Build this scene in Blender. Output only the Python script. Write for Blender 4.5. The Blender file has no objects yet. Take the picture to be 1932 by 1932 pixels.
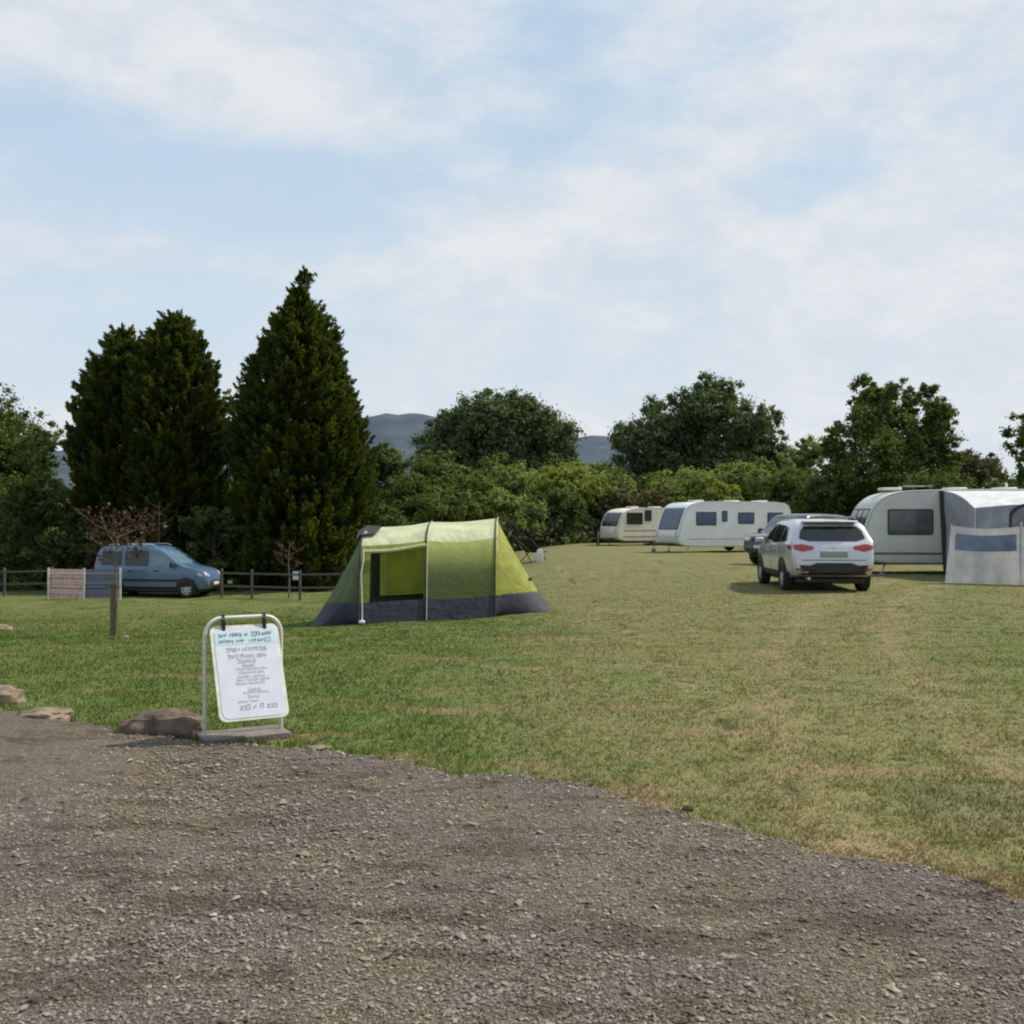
import bpy, math, random
import numpy as np
from mathutils import Vector, Matrix
R = math.radians
rng = np.random.default_rng(7)
random.seed(7)
scene = bpy.context.scene
COL = scene.collection
FPX, CU, CV, CAMH = 2000.0, 966.0, 975.0, 1.7

# ------------------------------------------------------------------ terrain
def S(t):
    t = np.clip(t, 0, 1)
    return t * t * (3 - 2 * t)
def terr(x, y):
    x = np.asarray(x, float); y = np.asarray(y, float)
    z = -1.1 * S((y - 9) / 27.0) * S((5 - x) / 12.0)
    near = S((y - 4) / 6.0)
    z = z + near * (0.02 * np.sin(x * .8 + 1.3) * np.sin(y * .55) + 0.012 * np.sin(x * 2.1 + y * 1.3))
    return z
def T(x, y): return float(terr(x, y))
def G(u, v):
    """ground point seen at (u, v) of the 1932 px view of the photograph"""
    dx, dz = (u - CU) / FPX, -(v - CV) / FPX
    lo = None; Y = 2.0
    while Y < 400:
        if CAMH + dz * Y < T(dx * Y, Y): break
        Y += 0.05 if Y < 30 else .2
    return Vector((dx * Y, Y, T(dx * Y, Y)))
def X(u, Y): return (u - CU) / FPX * Y
def Z(v, Y): return CAMH - (v - CV) / FPX * Y

# ------------------------------------------------------------------ objects
def tag(o, label=None, cat=None, group=None, kind=None):
    if label: o['label'] = label
    if cat: o['category'] = cat
    if group: o['group'] = group
    if kind: o['kind'] = kind
    return o
def empty(name, loc, rz=0, label=None, cat=None, group=None, rx=0, ry=0):
    o = bpy.data.objects.new(name, None); COL.objects.link(o)
    o.location = loc; o.rotation_euler = (rx, ry, rz); o.empty_display_size = .2
    return tag(o, label, cat, group)
def mobj(name, verts, faces, mat, parent=None, smooth=False, loc=None):
    me = bpy.data.meshes.new(name)
    me.from_pydata([tuple(map(float, v)) for v in verts], [], [tuple(f) for f in faces])
    me.update()
    if smooth is True: me.shade_smooth()
    elif smooth:
        me.shade_smooth()
        try: me.set_sharp_from_angle(angle=R(smooth))
        except Exception: pass
    if mat is not None: me.materials.append(mat)
    o = bpy.data.objects.new(name, me); COL.objects.link(o)
    if parent is not None: o.parent = parent
    if loc is not None: o.location = loc
    return o
def npmesh(name, verts, corner, nper, mat, parent=None, tint=None, loc=None, smooth=False):
    """fast mesh: verts (N,3), corner flat indices, all faces with nper corners; tint per face"""
    me = bpy.data.meshes.new(name)
    nf = len(corner) // nper
    me.vertices.add(len(verts)); me.vertices.foreach_set('co', np.asarray(verts, np.float32).ravel())
    me.loops.add(nf * nper); me.loops.foreach_set('vertex_index', np.asarray(corner, np.int32))
    me.polygons.add(nf)
    me.polygons.foreach_set('loop_start', np.arange(0, nf * nper, nper, dtype=np.int32))
    me.polygons.foreach_set('loop_total', np.full(nf, nper, np.int32))
    me.polygons.foreach_set('use_smooth', np.full(nf, smooth, bool))
    me.update(calc_edges=True)
    if tint is not None:
        a = me.attributes.new('tint', 'FLOAT', 'FACE'); a.data.foreach_set('value', np.asarray(tint, np.float32))
    me.materials.append(mat)
    o = bpy.data.objects.new(name, me); COL.objects.link(o)
    if parent is not None: o.parent = parent
    if loc is not None: o.location = loc
    return o
class MB:
    def __init__(s): s.v = []; s.f = []
    def add(s, vs, fs):
        n = len(s.v); s.v += [Vector(v) for v in vs]; s.f += [[i + n for i in f] for f in fs]
    def box(s, x0, x1, y0, y1, z0, z1, b=0.0):
        """box with chamfered vertical + horizontal edges"""
        if b <= 0:
            vs = [(x, y, z) for z in (z0, z1) for x, y in ((x0, y0), (x1, y0), (x1, y1), (x0, y1))]
            s.add(vs, [(3, 2, 1, 0), (4, 5, 6, 7), (0, 1, 5, 4), (1, 2, 6, 5), (2, 3, 7, 6), (3, 0, 4, 7)]); return
        def ring(i, z): return [(x0 + i + b, y0 + i, z), (x1 - i - b, y0 + i, z), (x1 - i, y0 + i + b, z), (x1 - i, y1 - i - b, z),
                                (x1 - i - b, y1 - i, z), (x0 + i + b, y1 - i, z), (x0 + i, y1 - i - b, z), (x0 + i, y0 + i + b, z)]
        rs = [ring(b, z0), ring(0, z0 + b), ring(0, z1 - b), ring(b, z1)]
        vs = sum(rs, []); fs = [tuple(range(7, -1, -1)), tuple(range(24, 32))]
        for k in range(3):
            for i in range(8): j = (i + 1) % 8; fs.append((k * 8 + i, k * 8 + j, k * 8 + 8 + j, k * 8 + 8 + i))
        s.add(vs, fs)
    def tube(s, pts, r, n=8, r1=None, cap=True):
        pts = [Vector(p) for p in pts]; m = len(pts); rings = []
        up = Vector((0, 0, 1)); prev = None
        for i, p in enumerate(pts):
            d = (pts[min(i + 1, m - 1)] - pts[max(i - 1, 0)]).normalized()
            a = prev if prev is not None else (up if abs(d.z) < .9 else Vector((1, 0, 0)))
            a = (a - d * a.dot(d)).normalized(); b = d.cross(a); prev = a
            if callable(r): rr = r(i / (m - 1))
            else: rr = r if r1 is None else r + (r1 - r) * i / (m - 1)
            rings.append([p + (a * math.cos(t) + b * math.sin(t)) * rr for t in [2 * math.pi * k / n for k in range(n)]])
        vs = sum(rings, []); fs = []
        for i in range(m - 1):
            for k in range(n): j = (k + 1) % n; fs.append((i * n + k, i * n + j, (i + 1) * n + j, (i + 1) * n + k))
        if cap: fs += [tuple(range(n - 1, -1, -1)), tuple(range((m - 1) * n, m * n))]
        s.add(vs, fs)
    def lathe(s, prof, c, axis='y', n=24):
        c = Vector(c); vs = []; m = len(prof)
        for k in range(n):
            t = 2 * math.pi * k / n
            for r, h in prof:
                if axis == 'y': vs.append(c + Vector((r * math.cos(t), h, r * math.sin(t))))
                else: vs.append(c + Vector((r * math.cos(t), r * math.sin(t), h)))
        fs = []
        for k in range(n):
            k2 = (k + 1) % n
            for i in range(m - 1): fs.append((k * m + i, k2 * m + i, k2 * m + i + 1, k * m + i + 1))
        s.add(vs, fs)
    def build(s, name, mat, parent=None, smooth=35, loc=None): return mobj(name, s.v, s.f, mat, parent, smooth, loc)
def chaikin(p, n=2, closed=False):
    p = [tuple(q) for q in p]
    for _ in range(n):
        q = [] if closed else [p[0]]
        m = len(p)
        for i in range(m if closed else m - 1):
            a, b = p[i], p[(i + 1) % m]
            q.append(tuple(a[k] * .75 + b[k] * .25 for k in range(len(a)))); q.append(tuple(a[k] * .25 + b[k] * .75 for k in range(len(a))))
        if not closed: q.append(p[-1])
        p = q
    return p
def blob(name, c, dims, mat, parent=None, seed=0, rough=.25, sub=3, label=None, cat=None, group=None, flat=0.0):
    import bmesh
    from mathutils import noise
    bm = bmesh.new(); bmesh.ops.create_icosphere(bm, subdivisions=sub, radius=1)
    for v in bm.verts:
        p = v.co.copy(); n = noise.noise(p * 1.1 + Vector((seed * 7.3, seed, 0))) * rough * 1.6 + noise.noise(p * 3.1 + Vector((0, seed * 3.7, 9))) * rough * .5
        cell = noise.cell(p * 1.7 + Vector((seed, 0, 0))) * rough * .25
        q = p * (1 + n + cell)
        q = Vector((math.copysign(abs(q.x) ** .8, q.x), math.copysign(abs(q.y) ** .8, q.y), math.copysign(abs(q.z) ** .75, q.z)))
        if q.z < -flat: q.z = -flat
        v.co = Vector((q.x * dims[0], q.y * dims[1], (q.z + flat) * dims[2]))
    me = bpy.data.meshes.new(name); bm.to_mesh(me); bm.free(); me.materials.append(mat); me.shade_smooth()
    me.set_sharp_from_angle(angle=R(28))
    o = bpy.data.objects.new(name, me); COL.objects.link(o); o.location = c
    if parent: o.parent = parent
    return tag(o, label, cat, group)

# ------------------------------------------------------------------ materials
def srgb(r, g, b):
    f = lambda c: (c / 255 / 12.92) if c / 255 <= .04045 else ((c / 255 + .055) / 1.055) ** 2.4
    return (f(r), f(g), f(b))
class NT:
    def __init__(s, name):
        s.m = bpy.data.materials.new(name); s.m.use_nodes = True; s.nt = s.m.node_tree
        s.b = s.nt.nodes['Principled BSDF']; s.out = s.nt.nodes['Material Output']
    def n(s, t, **k):
        o = s.nt.nodes.new(t)
        for a, b in k.items(): setattr(o, a, b)
        return o
    def l(s, a, b): s.nt.links.new(a, b)
    def val(s, sock, v):
        if isinstance(v, bpy.types.NodeSocket): s.l(v, sock)
        else: sock.default_value = v
    def noise(s, scale, detail=3, rough=.55, vec=None, dist=0):
        o = s.n('ShaderNodeTexNoise'); o.inputs['Scale'].default_value = scale; o.inputs['Detail'].default_value = detail
        o.inputs['Roughness'].default_value = rough; o.inputs['Distortion'].default_value = dist
        if vec is not None: s.l(vec, o.inputs['Vector'])
        return o.outputs['Fac']
    def ramp(s, fac, a, b, lo=0.0, hi=1.0):
        o = s.n('ShaderNodeMapRange', interpolation_type='SMOOTHSTEP')
        s.val(o.inputs[0], fac); o.inputs[1].default_value = a; o.inputs[2].default_value = b
        o.inputs[3].default_value = lo; o.inputs[4].default_value = hi
        return o.outputs[0]
    def mix(s, f, a, b, mode='MIX'):
        o = s.n('ShaderNodeMix', data_type='RGBA', blend_type=mode)
        s.val(o.inputs[0], f)
        for i, c in ((6, a), (7, b)):
            if isinstance(c, bpy.types.NodeSocket): s.l(c, o.inputs[i])
            else: o.inputs[i].default_value = (*c, 1)
        return o.outputs[2]
    def math(s, op, a, b=0.0, clamp=False):
        o = s.n('ShaderNodeMath', operation=op, use_clamp=clamp); s.val(o.inputs[0], a); s.val(o.inputs[1], b)
        return o.outputs[0]
    def bump(s, h, strength=.3, dist=.01):
        o = s.n('ShaderNodeBump'); o.inputs['Strength'].default_value = strength; o.inputs['Distance'].default_value = dist
        s.l(h, o.inputs['Height']); s.l(o.outputs[0], s.b.inputs['Normal'])
    def pos(s): return s.n('ShaderNodeNewGeometry').outputs['Position']
    def obj(s): return s.n('ShaderNodeTexCoord').outputs['Object']
    def base(s, c): s.val(s.b.inputs['Base Color'], c if isinstance(c, bpy.types.NodeSocket) else (*c, 1))
    def rough(s, v): s.val(s.b.inputs['Roughness'], v)
def pmat(name, col, rough=.6, var=.18, scale=6, metal=0.0, coat=0.0, dirt=None, bump=0.0, spec=None):
    t = NT(name); o = t.obj(); f = t.noise(scale, 4, .6, o)
    c2 = tuple(c * (1 - var) for c in col); c1 = tuple(min(1, c * (1 + var * .6)) for c in col)
    c = t.mix(t.ramp(f, .3, .7), c2, c1)
    if dirt:
        sx = t.n('ShaderNodeSeparateXYZ'); t.l(o, sx.inputs[0])
        g = t.ramp(sx.outputs[2], dirt[1], dirt[2], 1, 0)
        g = t.math('MULTIPLY', g, t.ramp(t.noise(scale * 3, 3, .6, o), .25, .75, .3, 1))
        c = t.mix(t.math('MULTIPLY', g, dirt[3]), c, dirt[0])
    t.base(c); t.rough(t.ramp(f, .3, .7, max(0, rough - .07), min(1, rough + .07)))
    t.b.inputs['Metallic'].default_value = metal
    if coat: t.b.inputs['Coat Weight'].default_value = coat; t.b.inputs['Coat Roughness'].default_value = .06
    if spec is not None: t.b.inputs['Specular IOR Level'].default_value = spec
    if bump: t.bump(t.noise(scale * 4, 4, .6, o), bump, .02)
    return t.m
def glassmat(name, col=(.015, .018, .02), rough=.06, spec=.6):
    t = NT(name); f = t.noise(3, 3, .6, t.obj())
    t.base(t.mix(t.ramp(f, .35, .65), col, tuple(c * 1.4 + .003 for c in col))); t.rough(rough)
    t.b.inputs['Specular IOR Level'].default_value = spec
    return t.m
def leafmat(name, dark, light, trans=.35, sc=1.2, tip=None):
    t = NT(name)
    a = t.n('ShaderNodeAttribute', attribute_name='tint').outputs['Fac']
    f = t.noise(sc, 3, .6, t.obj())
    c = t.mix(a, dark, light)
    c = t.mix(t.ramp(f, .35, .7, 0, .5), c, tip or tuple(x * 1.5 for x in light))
    t.nt.nodes.remove(t.b)
    d = t.n('ShaderNodeBsdfDiffuse'); tr = t.n('ShaderNodeBsdfTranslucent'); m = t.n('ShaderNodeMixShader')
    t.l(c, d.inputs[0]); t.l(t.mix(1.0, c, (1.0, 1.1, .45), 'MULTIPLY'), tr.inputs[0]); m.inputs[0].default_value = trans
    g = t.n('ShaderNodeBsdfGlossy'); g.inputs['Roughness'].default_value = .5; g.inputs[0].default_value = (.8, .85, .9, 1)
    m2 = t.n('ShaderNodeMixShader'); m2.inputs[0].default_value = .012
    t.l(d.outputs[0], m.inputs[1]); t.l(tr.outputs[0], m.inputs[2]); t.l(m.outputs[0], m2.inputs[1]); t.l(g.outputs[0], m2.inputs[2])
    t.l(m2.outputs[0], t.out.inputs[0])
    return t.m
def fabric(name, col, trans=.3, var=.15, rough=.6, sc=3):
    t = NT(name); o = t.obj(); f = t.noise(sc, 3, .6, o)
    c = t.mix(t.ramp(f, .3, .7), tuple(x * (1 - var) for x in col), tuple(x * (1 + var) for x in col))
    t.base(c); t.rough(rough); t.bump(t.noise(sc * 2.2, 4, .6, o), .5, .05)
    tr = t.n('ShaderNodeBsdfTranslucent'); t.l(c, tr.inputs[0])
    m = t.n('ShaderNodeMixShader'); m.inputs[0].default_value = trans
    t.l(t.b.outputs[0], m.inputs[1]); t.l(tr.outputs[0], m.inputs[2]); t.l(m.outputs[0], t.out.inputs[0])
    return t.m

# grass colour, the same function of the place for the sheet and for the blades
def grass_color(t):
    p = t.pos(); sx = t.n('ShaderNodeSeparateXYZ'); t.l(p, sx.inputs[0])
    x, y = sx.outputs[0], sx.outputs[1]
    big = t.noise(.33, 4, .6, p, .3); mid = t.noise(1.3, 4, .65, p); fine = t.noise(9, 3, .7, p); vf = t.noise(45, 2, .7, p)
    # dry towards the right and where vehicles turn in
    e = t.math('ADD', x, t.math('MULTIPLY', t.math('SUBTRACT', big, .5), 5.5))
    e = t.math('ADD', e, t.math('MULTIPLY', t.math('SUBTRACT', mid, .5), 2.2))
    dry = t.ramp(e, -1.6, 1.6, 0.0, .92)
    far = t.ramp(y, 15, 27, 0, .45)
    dry = t.math('MAXIMUM', dry, t.math('MULTIPLY', far, t.ramp(mid, .3, .6)))
    # wheel tracks bending in from the gravel
    gy = t.math('MULTIPLY', t.math('POWER', y, 2.0), .011)
    tx = t.math('SUBTRACT', x, t.math('ADD', t.math('MULTIPLY', gy, 1.0), 2.1))
    for off, s_ in ((-.9, .55), (.75, .5)):
        w = t.math('ABSOLUTE', t.math('ADD', t.math('SUBTRACT', tx, off), t.math('MULTIPLY', t.math('SUBTRACT', mid, .5), .8)))
        dry = t.math('ADD', dry, t.ramp(w, 0, .42, .4, 0))
    gr = t.ramp(t.noise(.5, 2, .5, p), .54, .70, 0, .4)
    dry = t.math('SUBTRACT', dry, gr, True)
    green = t.mix(t.ramp(fine, .25, .75), (.068, .112, .024), (.125, .180, .048))
    green = t.mix(t.ramp(mid, .4, .7, 0, .55), green, (.155, .178, .060))
    tan = t.mix(t.ramp(fine, .25, .75), (.138, .148, .050), (.240, .226, .104))
    tan = t.mix(t.ramp(mid, .52, .72, 0, .6), tan, (.285, .215, .135))
    c = t.mix(dry, green, tan)
    bald = t.math('MULTIPLY', t.ramp(t.noise(.9, 5, .75, p, .4), .6, .7, 0, .55), t.ramp(x, -1, 1.5, .15, 1))
    eg = t.math('ADD', y, t.math('MULTIPLY', x, 1.1))
    eb = t.math('MULTIPLY', t.ramp(eg, 7.15, 8.1, 1, 0), t.math('MULTIPLY', t.ramp(x, -.2, .8), t.ramp(mid, .35, .6)))
    bald = t.math('MAXIMUM', bald, eb)
    c = t.mix(bald, c, (.29, .215, .135))
    st = t.n('ShaderNodeMapping'); t.l(p, st.inputs[0]); st.inputs['Scale'].default_value = (.35, 1.5, 1)
    c = t.mix(t.ramp(t.noise(1.1, 4, .7, st.outputs[0], .3), .53, .66, 0, .6), c, (.27, .19, .115))
    c = t.mix(t.ramp(t.noise(.8, 4, .7, st.outputs[0], .6), .44, .30, 0, .6), c, (.085, .125, .030))
    for off in (-.75, .75):
        ww = t.math('ABSOLUTE', t.math('ADD', t.math('SUBTRACT', tx, off), t.math('MULTIPLY', t.math('SUBTRACT', big, .5), 1.0)))
        c = t.mix(t.math('MULTIPLY', t.ramp(ww, .05, .38, .5, 0), t.ramp(mid, .3, .6, .35, 1)), c, (.285, .235, .125))
    wc = t.math('ABSOLUTE', tx); c = t.mix(t.ramp(t.math('ABSOLUTE', t.math('SUBTRACT', tx, 2.1)), .3, 1.0, .35, 0), c, (.10, .15, .035))
    bx = t.math('POWER', t.math('DIVIDE', t.math('SUBTRACT', x, 2.85), .55), 2.0); by = t.math('POWER', t.math('DIVIDE', t.math('SUBTRACT', y, 6.15), .55), 2.0)
    bd = t.math('ADD', t.math('ADD', bx, by), t.math('MULTIPLY', t.math('SUBTRACT', mid, .5), 1.5))
    c = t.mix(t.ramp(bd, .2, 1.4, .6, 0), c, (.18, .175, .10))
    c = t.mix(t.ramp(vf, .3, .75, .25, 0), c, (.045, .05, .02))
    return c, mid, fine, vf
def grass_sheet():
    t = NT('turf'); c, mid, fine, vf = grass_color(t)
    t.base(c); t.rough(.9); t.b.inputs['Specular IOR Level'].default_value = .15
    t.bump(t.math('ADD', t.math('MULTIPLY', fine, 1.0), t.math('MULTIPLY', vf, .5)), .9, .05)
    return t.m
def grass_blade():
    t = NT('grass_blade'); c, *_ = grass_color(t)
    a = t.n('ShaderNodeAttribute', attribute_name='tint').outputs['Fac']
    c = t.mix(1.0, c, t.mix(a, (.75, .78, .7), (1.65, 1.55, 1.3)), 'MULTIPLY')
    t.nt.nodes.remove(t.b)
    d = t.n('ShaderNodeBsdfDiffuse'); tr = t.n('ShaderNodeBsdfTranslucent'); m = t.n('ShaderNodeMixShader'); m.inputs[0].default_value = .35
    t.l(c, d.inputs[0]); t.l(c, tr.inputs[0]); t.l(d.outputs[0], m.inputs[1]); t.l(tr.outputs[0], m.inputs[2]); t.l(m.outputs[0], t.out.inputs[0])
    return t.m
def gravel_color(t, p):
    big = t.noise(.7, 4, .6, p, .5); mid = t.noise(3.5, 4, .65, p)
    c = t.mix(t.ramp(big, .35, .65), (.215, .182, .138), (.182, .158, .146))
    c = t.mix(t.ramp(mid, .45, .75, 0, .45), c, (.128, .096, .060))
    st = t.n('ShaderNodeMapping'); t.l(p, st.inputs[0]); st.inputs['Scale'].default_value = (1, 2.6, 1); st.inputs['Rotation'].default_value = (0, 0, R(-24))
    c = t.mix(t.ramp(t.noise(1.3, 5, .7, st.outputs[0], .4), .50, .62, 0, .62), c, (.070, .052, .034))
    return c
def gravel_sheet():
    t = NT('gravel_sheet'); p = t.pos(); c = gravel_color(t, p)
    v = t.n('ShaderNodeTexVoronoi'); v.inputs['Scale'].default_value = 62; t.l(p, v.inputs['Vector'])
    v2 = t.n('ShaderNodeTexVoronoi'); v2.inputs['Scale'].default_value = 140; t.l(p, v2.inputs['Vector'])
    sp = t.n('ShaderNodeSeparateColor'); t.l(v.outputs['Color'], sp.inputs[0])
    c = t.mix(1.0, c, t.mix(sp.outputs[0], (.45, .45, .45), (1.35, 1.33, 1.3)), 'MULTIPLY')
    c = t.mix(t.ramp(v2.outputs['Distance'], .2, .6, 0, .5), c, (.06, .045, .035))
    t.base(c); t.rough(.9); t.b.inputs['Specular IOR Level'].default_value = .2
    h = t.math('ADD', t.math('MULTIPLY', v.outputs['Distance'], -1), t.math('MULTIPLY', v2.outputs['Distance'], -.5))
    t.bump(h, .9, .014)
    return t.m
def stone_mat():
    t = NT('gravel_stone'); p = t.pos(); c = gravel_color(t, p)
    a = t.n('ShaderNodeAttribute', attribute_name='tint').outputs['Fac']
    c = t.mix(1.0, c, t.mix(a, (.45, .43, .42), (1.75, 1.77, 1.8)), 'MULTIPLY')
    c = t.mix(t.ramp(a, .93, 1.0), c, (.42, .38, .33))
    t.base(c); t.rough(.85); t.b.inputs['Specular IOR Level'].default_value = .25
    return t.m

M = {}
M['turf'] = grass_sheet(); M['blade'] = grass_blade(); M['gravel'] = gravel_sheet(); M['stone'] = stone_mat()
M['conifer'] = leafmat('conifer_leaf', (.015, .028, .010), (.095, .125, .028), .38, .8, (.125, .14, .015))
M['leaf_dark'] = leafmat('dark_leaf', (.034, .056, .016), (.105, .140, .038), .3, .5)
M['leaf_mid'] = leafmat('mid_leaf', (.044, .068, .018), (.128, .165, .046), .34, .6)
M['leaf_hazed'] = leafmat('hazed_far_leaf', (.042, .064, .030), (.120, .155, .068), .3, .4)  # haze of distance painted into the leaf colours
M['leaf_light'] = leafmat('light_leaf', (.080, .115, .034), (.235, .275, .095), .42, .7)
M['leaf_yellow'] = leafmat('yellow_leaf', (.09, .13, .028), (.26, .29, .08), .42, .7)
M['leaf_brown'] = leafmat('brownish_leaf', (.05, .055, .025), (.12, .11, .05), .25, .6)
M['leaf_red'] = leafmat('reddish_leaf', (.04, .018, .016), (.12, .06, .052), .25, 2.0, (.13, .09, .07))
M['leaf_hedge'] = leafmat('hedge_leaf', (.03, .04, .02), (.10, .11, .06), .2, 1.0)
M['bark'] = pmat('bark', (.075, .058, .042), .9, .35, 14, bump=.6)
M['bark_pale'] = pmat('pale_bark', (.16, .12, .09), .9, .35, 14, bump=.5)
M['stake'] = pmat('stake_wood', (.15, .12, .075), .85, .4, 20, bump=.6)
M['rail'] = pmat('weathered_shaded_rail', (.085, .082, .07), .85, .3, 9, bump=.4)  # weathered wood, its colour lowered to stand in for shade on the fence
M['rock'] = pmat('rock', (.22, .17, .12), .9, .55, 5, bump=.9)
M['rock_dark'] = pmat('dark_rock', (.13, .095, .07), .9, .5, 6, bump=.9)
M['clod'] = pmat('dark_clod', (.03, .024, .016), .95, .4, 15, bump=.9)
M['white_tube'] = pmat('white_tube', (.62, .64, .58), .4, .15, 12, dirt=((.3, .3, .22), 0, .35, .6))
M['sign_white'] = pmat('sign_panel', (.56, .60, .68), .45, .06, 5)
M['sign_band'] = pmat('sign_header_band', (.46, .60, .66), .5, .08, 8)
M['ink_teal'] = pmat('teal_ink', (.17, .27, .31), .6, .25, 30)
M['ink_grey'] = pmat('grey_ink', (.42, .43, .48), .6, .25, 30)
M['black'] = pmat('black_plastic', (.018, .018, .018), .55, .3, 10)
M['rubber'] = pmat('rubber', (.022, .021, .020), .85, .3, 14, bump=.3)
M['slab'] = pmat('base_slab', (.17, .155, .14), .9, .3, 9, bump=.6)

# ------------------------------------------------------------------ camera, light, sky
cam = bpy.data.cameras.new('camera'); co = bpy.data.objects.new('camera', cam); COL.objects.link(co)
co.location = (0, 0, CAMH); co.rotation_euler = (R(90), 0, 0)
cam.sensor_width = 36; cam.lens = 2000 / 1932 * 36; cam.shift_y = 9 / 1932; cam.clip_end = 12000; cam.clip_start = .05
scene.camera = co
SUN_EL, SUN_AZ = 49.0, 71.0        # azimuth from +Y (view direction) towards +X
sd = Vector((math.sin(R(SUN_AZ)) * math.cos(R(SUN_EL)), math.cos(R(SUN_AZ)) * math.cos(R(SUN_EL)), math.sin(R(SUN_EL))))
sl = bpy.data.lights.new('sun', 'SUN'); sl.energy = 4.9; sl.angle = R(.9); sl.color = (1, .90, .74)
so = bpy.data.objects.new('sun', sl); COL.objects.link(so); so.rotation_euler = sd.to_track_quat('Z', 'Y').to_euler(); so.location = (20, 10, 40)

w = bpy.data.worlds.new('World'); scene.world = w; w.use_nodes = True
nt = w.node_tree; nt.nodes.clear()
def wn(t, **k):
    o = nt.nodes.new(t)
    for a, b in k.items(): setattr(o, a, b)
    return o
wl = nt.links.new
def wmath(op, a, b=0.0, clamp=False):
    o = wn('ShaderNodeMath', operation=op, use_clamp=clamp)
    for i, v in enumerate((a, b)):
        if isinstance(v, bpy.types.NodeSocket): wl(v, o.inputs[i])
        else: o.inputs[i].default_value = v
    return o.outputs[0]
def wramp(f, a, b, lo=0.0, hi=1.0):
    o = wn('ShaderNodeMapRange', interpolation_type='SMOOTHSTEP'); wl(f, o.inputs[0])
    for i, v in enumerate((a, b, lo, hi)): o.inputs[i + 1].default_value = v
    return o.outputs[0]
def wmix(f, a, b):
    o = wn('ShaderNodeMix', data_type='RGBA')
    if isinstance(f, bpy.types.NodeSocket): wl(f, o.inputs[0])
    else: o.inputs[0].default_value = f
    for i, c in ((6, a), (7, b)):
        if isinstance(c, bpy.types.NodeSocket): wl(c, o.inputs[i])
        else: o.inputs[i].default_value = (*c, 1)
    return o.outputs[2]
sky = wn('ShaderNodeTexSky', sky_type='NISHITA'); sky.sun_disc = False
sky.sun_elevation = R(SUN_EL); sky.sun_rotation = R(SUN_AZ); sky.air_density = 1.0; sky.dust_density = 1.6; sky.ozone_density = 1.2
tc = wn('ShaderNodeTexCoord').outputs['Generated']
def cnoise(scale, zs, detail, rough, dist, off):
    mp = wn('ShaderNodeMapping'); wl(tc, mp.inputs[0]); mp.inputs['Scale'].default_value = (1, 1, zs); mp.inputs['Location'].default_value = off
    mp.inputs['Rotation'].default_value = (0, R(-8), 0)
    n_ = wn('ShaderNodeTexNoise'); wl(mp.outputs[0], n_.inputs['Vector']); n_.inputs['Scale'].default_value = scale
    n_.inputs['Detail'].default_value = detail; n_.inputs['Roughness'].default_value = rough; n_.inputs['Distortion'].default_value = dist
    return n_.outputs['Fac']
def vdir(u, v): return Vector(((u - CU) / FPX, 1, -(v - CV) / FPX)).normalized()
def wblob(u, v, ru, rv, amp, rot=0):
    """soft patch of cloud (amp > 0) or of clear sky (amp < 0) round a direction of the world"""
    c = vdir(u, v); e1 = Vector((c.y, -c.x, 0)).normalized(); e2 = e1.cross(c) * -1
    if e2.z < 0: e2 = -e2
    a1 = e1 * math.cos(R(rot)) + e2 * math.sin(R(rot)); a2 = -e1 * math.sin(R(rot)) + e2 * math.cos(R(rot))
    tot = None
    for ax, r_ in ((a1, ru / FPX), (a2, rv / FPX)):
        d = wn('ShaderNodeVectorMath', operation='DOT_PRODUCT'); wl(tc, d.inputs[0]); d.inputs[1].default_value = ax / r_
        q = wmath('MULTIPLY', d.outputs['Value'], d.outputs['Value']); tot = q if tot is None else wmath('ADD', tot, q)
    d = wn('ShaderNodeVectorMath', operation='DOT_PRODUCT'); wl(tc, d.inputs[0]); d.inputs[1].default_value = c
    front = wramp(d.outputs['Value'], 0, .2)
    # ragged rim
    tot = wmath('ADD', tot, wmath('MULTIPLY', wmath('SUBTRACT', rag, .5), 2.6))
    return wmath('MULTIPLY', wmath('MULTIPLY', wramp(tot, -.2, 1.9, 1, 0), front), amp)
rag = cnoise(7.0, 2.0, 6, .66, .5, (3.1, 0, 1.7))
n1 = cnoise(2.2, 2.6, 8, .58, .15, (1.3, .4, .2)); n2 = cnoise(7.5, 2.0, 8, .66, .25, (5.3, 2.4, .9))
dens = wmath('ADD', wmath('MULTIPLY', wmath('SUBTRACT', n1, .5), 1.6), wmath('MULTIPLY', wmath('SUBTRACT', n2, .5), 1.5))
dens = wmath('ADD', dens, .50)
for b in ((330, 90, 480, 130, .55, -8), (140, 290, 520, 105, -.65, -3), (480, 380, 360, 110, -.45, 6), (150, 470, 260, 36, .42, 2), (250, 560, 420, 70, -.3, 0), (1130, 385, 520, 95, .5, 5),
          (1520, 335, 130, 55, -.85, 14), (1640, 130, 420, 130, .25, 8), (1060, 60, 120, 55, -.35, 0), (960, 250, 170, 40, -.28, 14), (1740, 645, 90, 22, -.2, 0), (1000, 590, 50, 16, -.2, 0),
          (1450, 560, 800, 120, .2, 0), (1250, 180, 300, 60, -.22, 20), (1030, 215, 70, 34, .35, 0), (300, 620, 420, 90, -.35, 0)):
    dens = wmath('ADD', dens, wblob(*b))
sp = wn('ShaderNodeSeparateXYZ'); wl(tc, sp.inputs[0])
cl = wramp(dens, -.2, 1.2, .16, .95)
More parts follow.
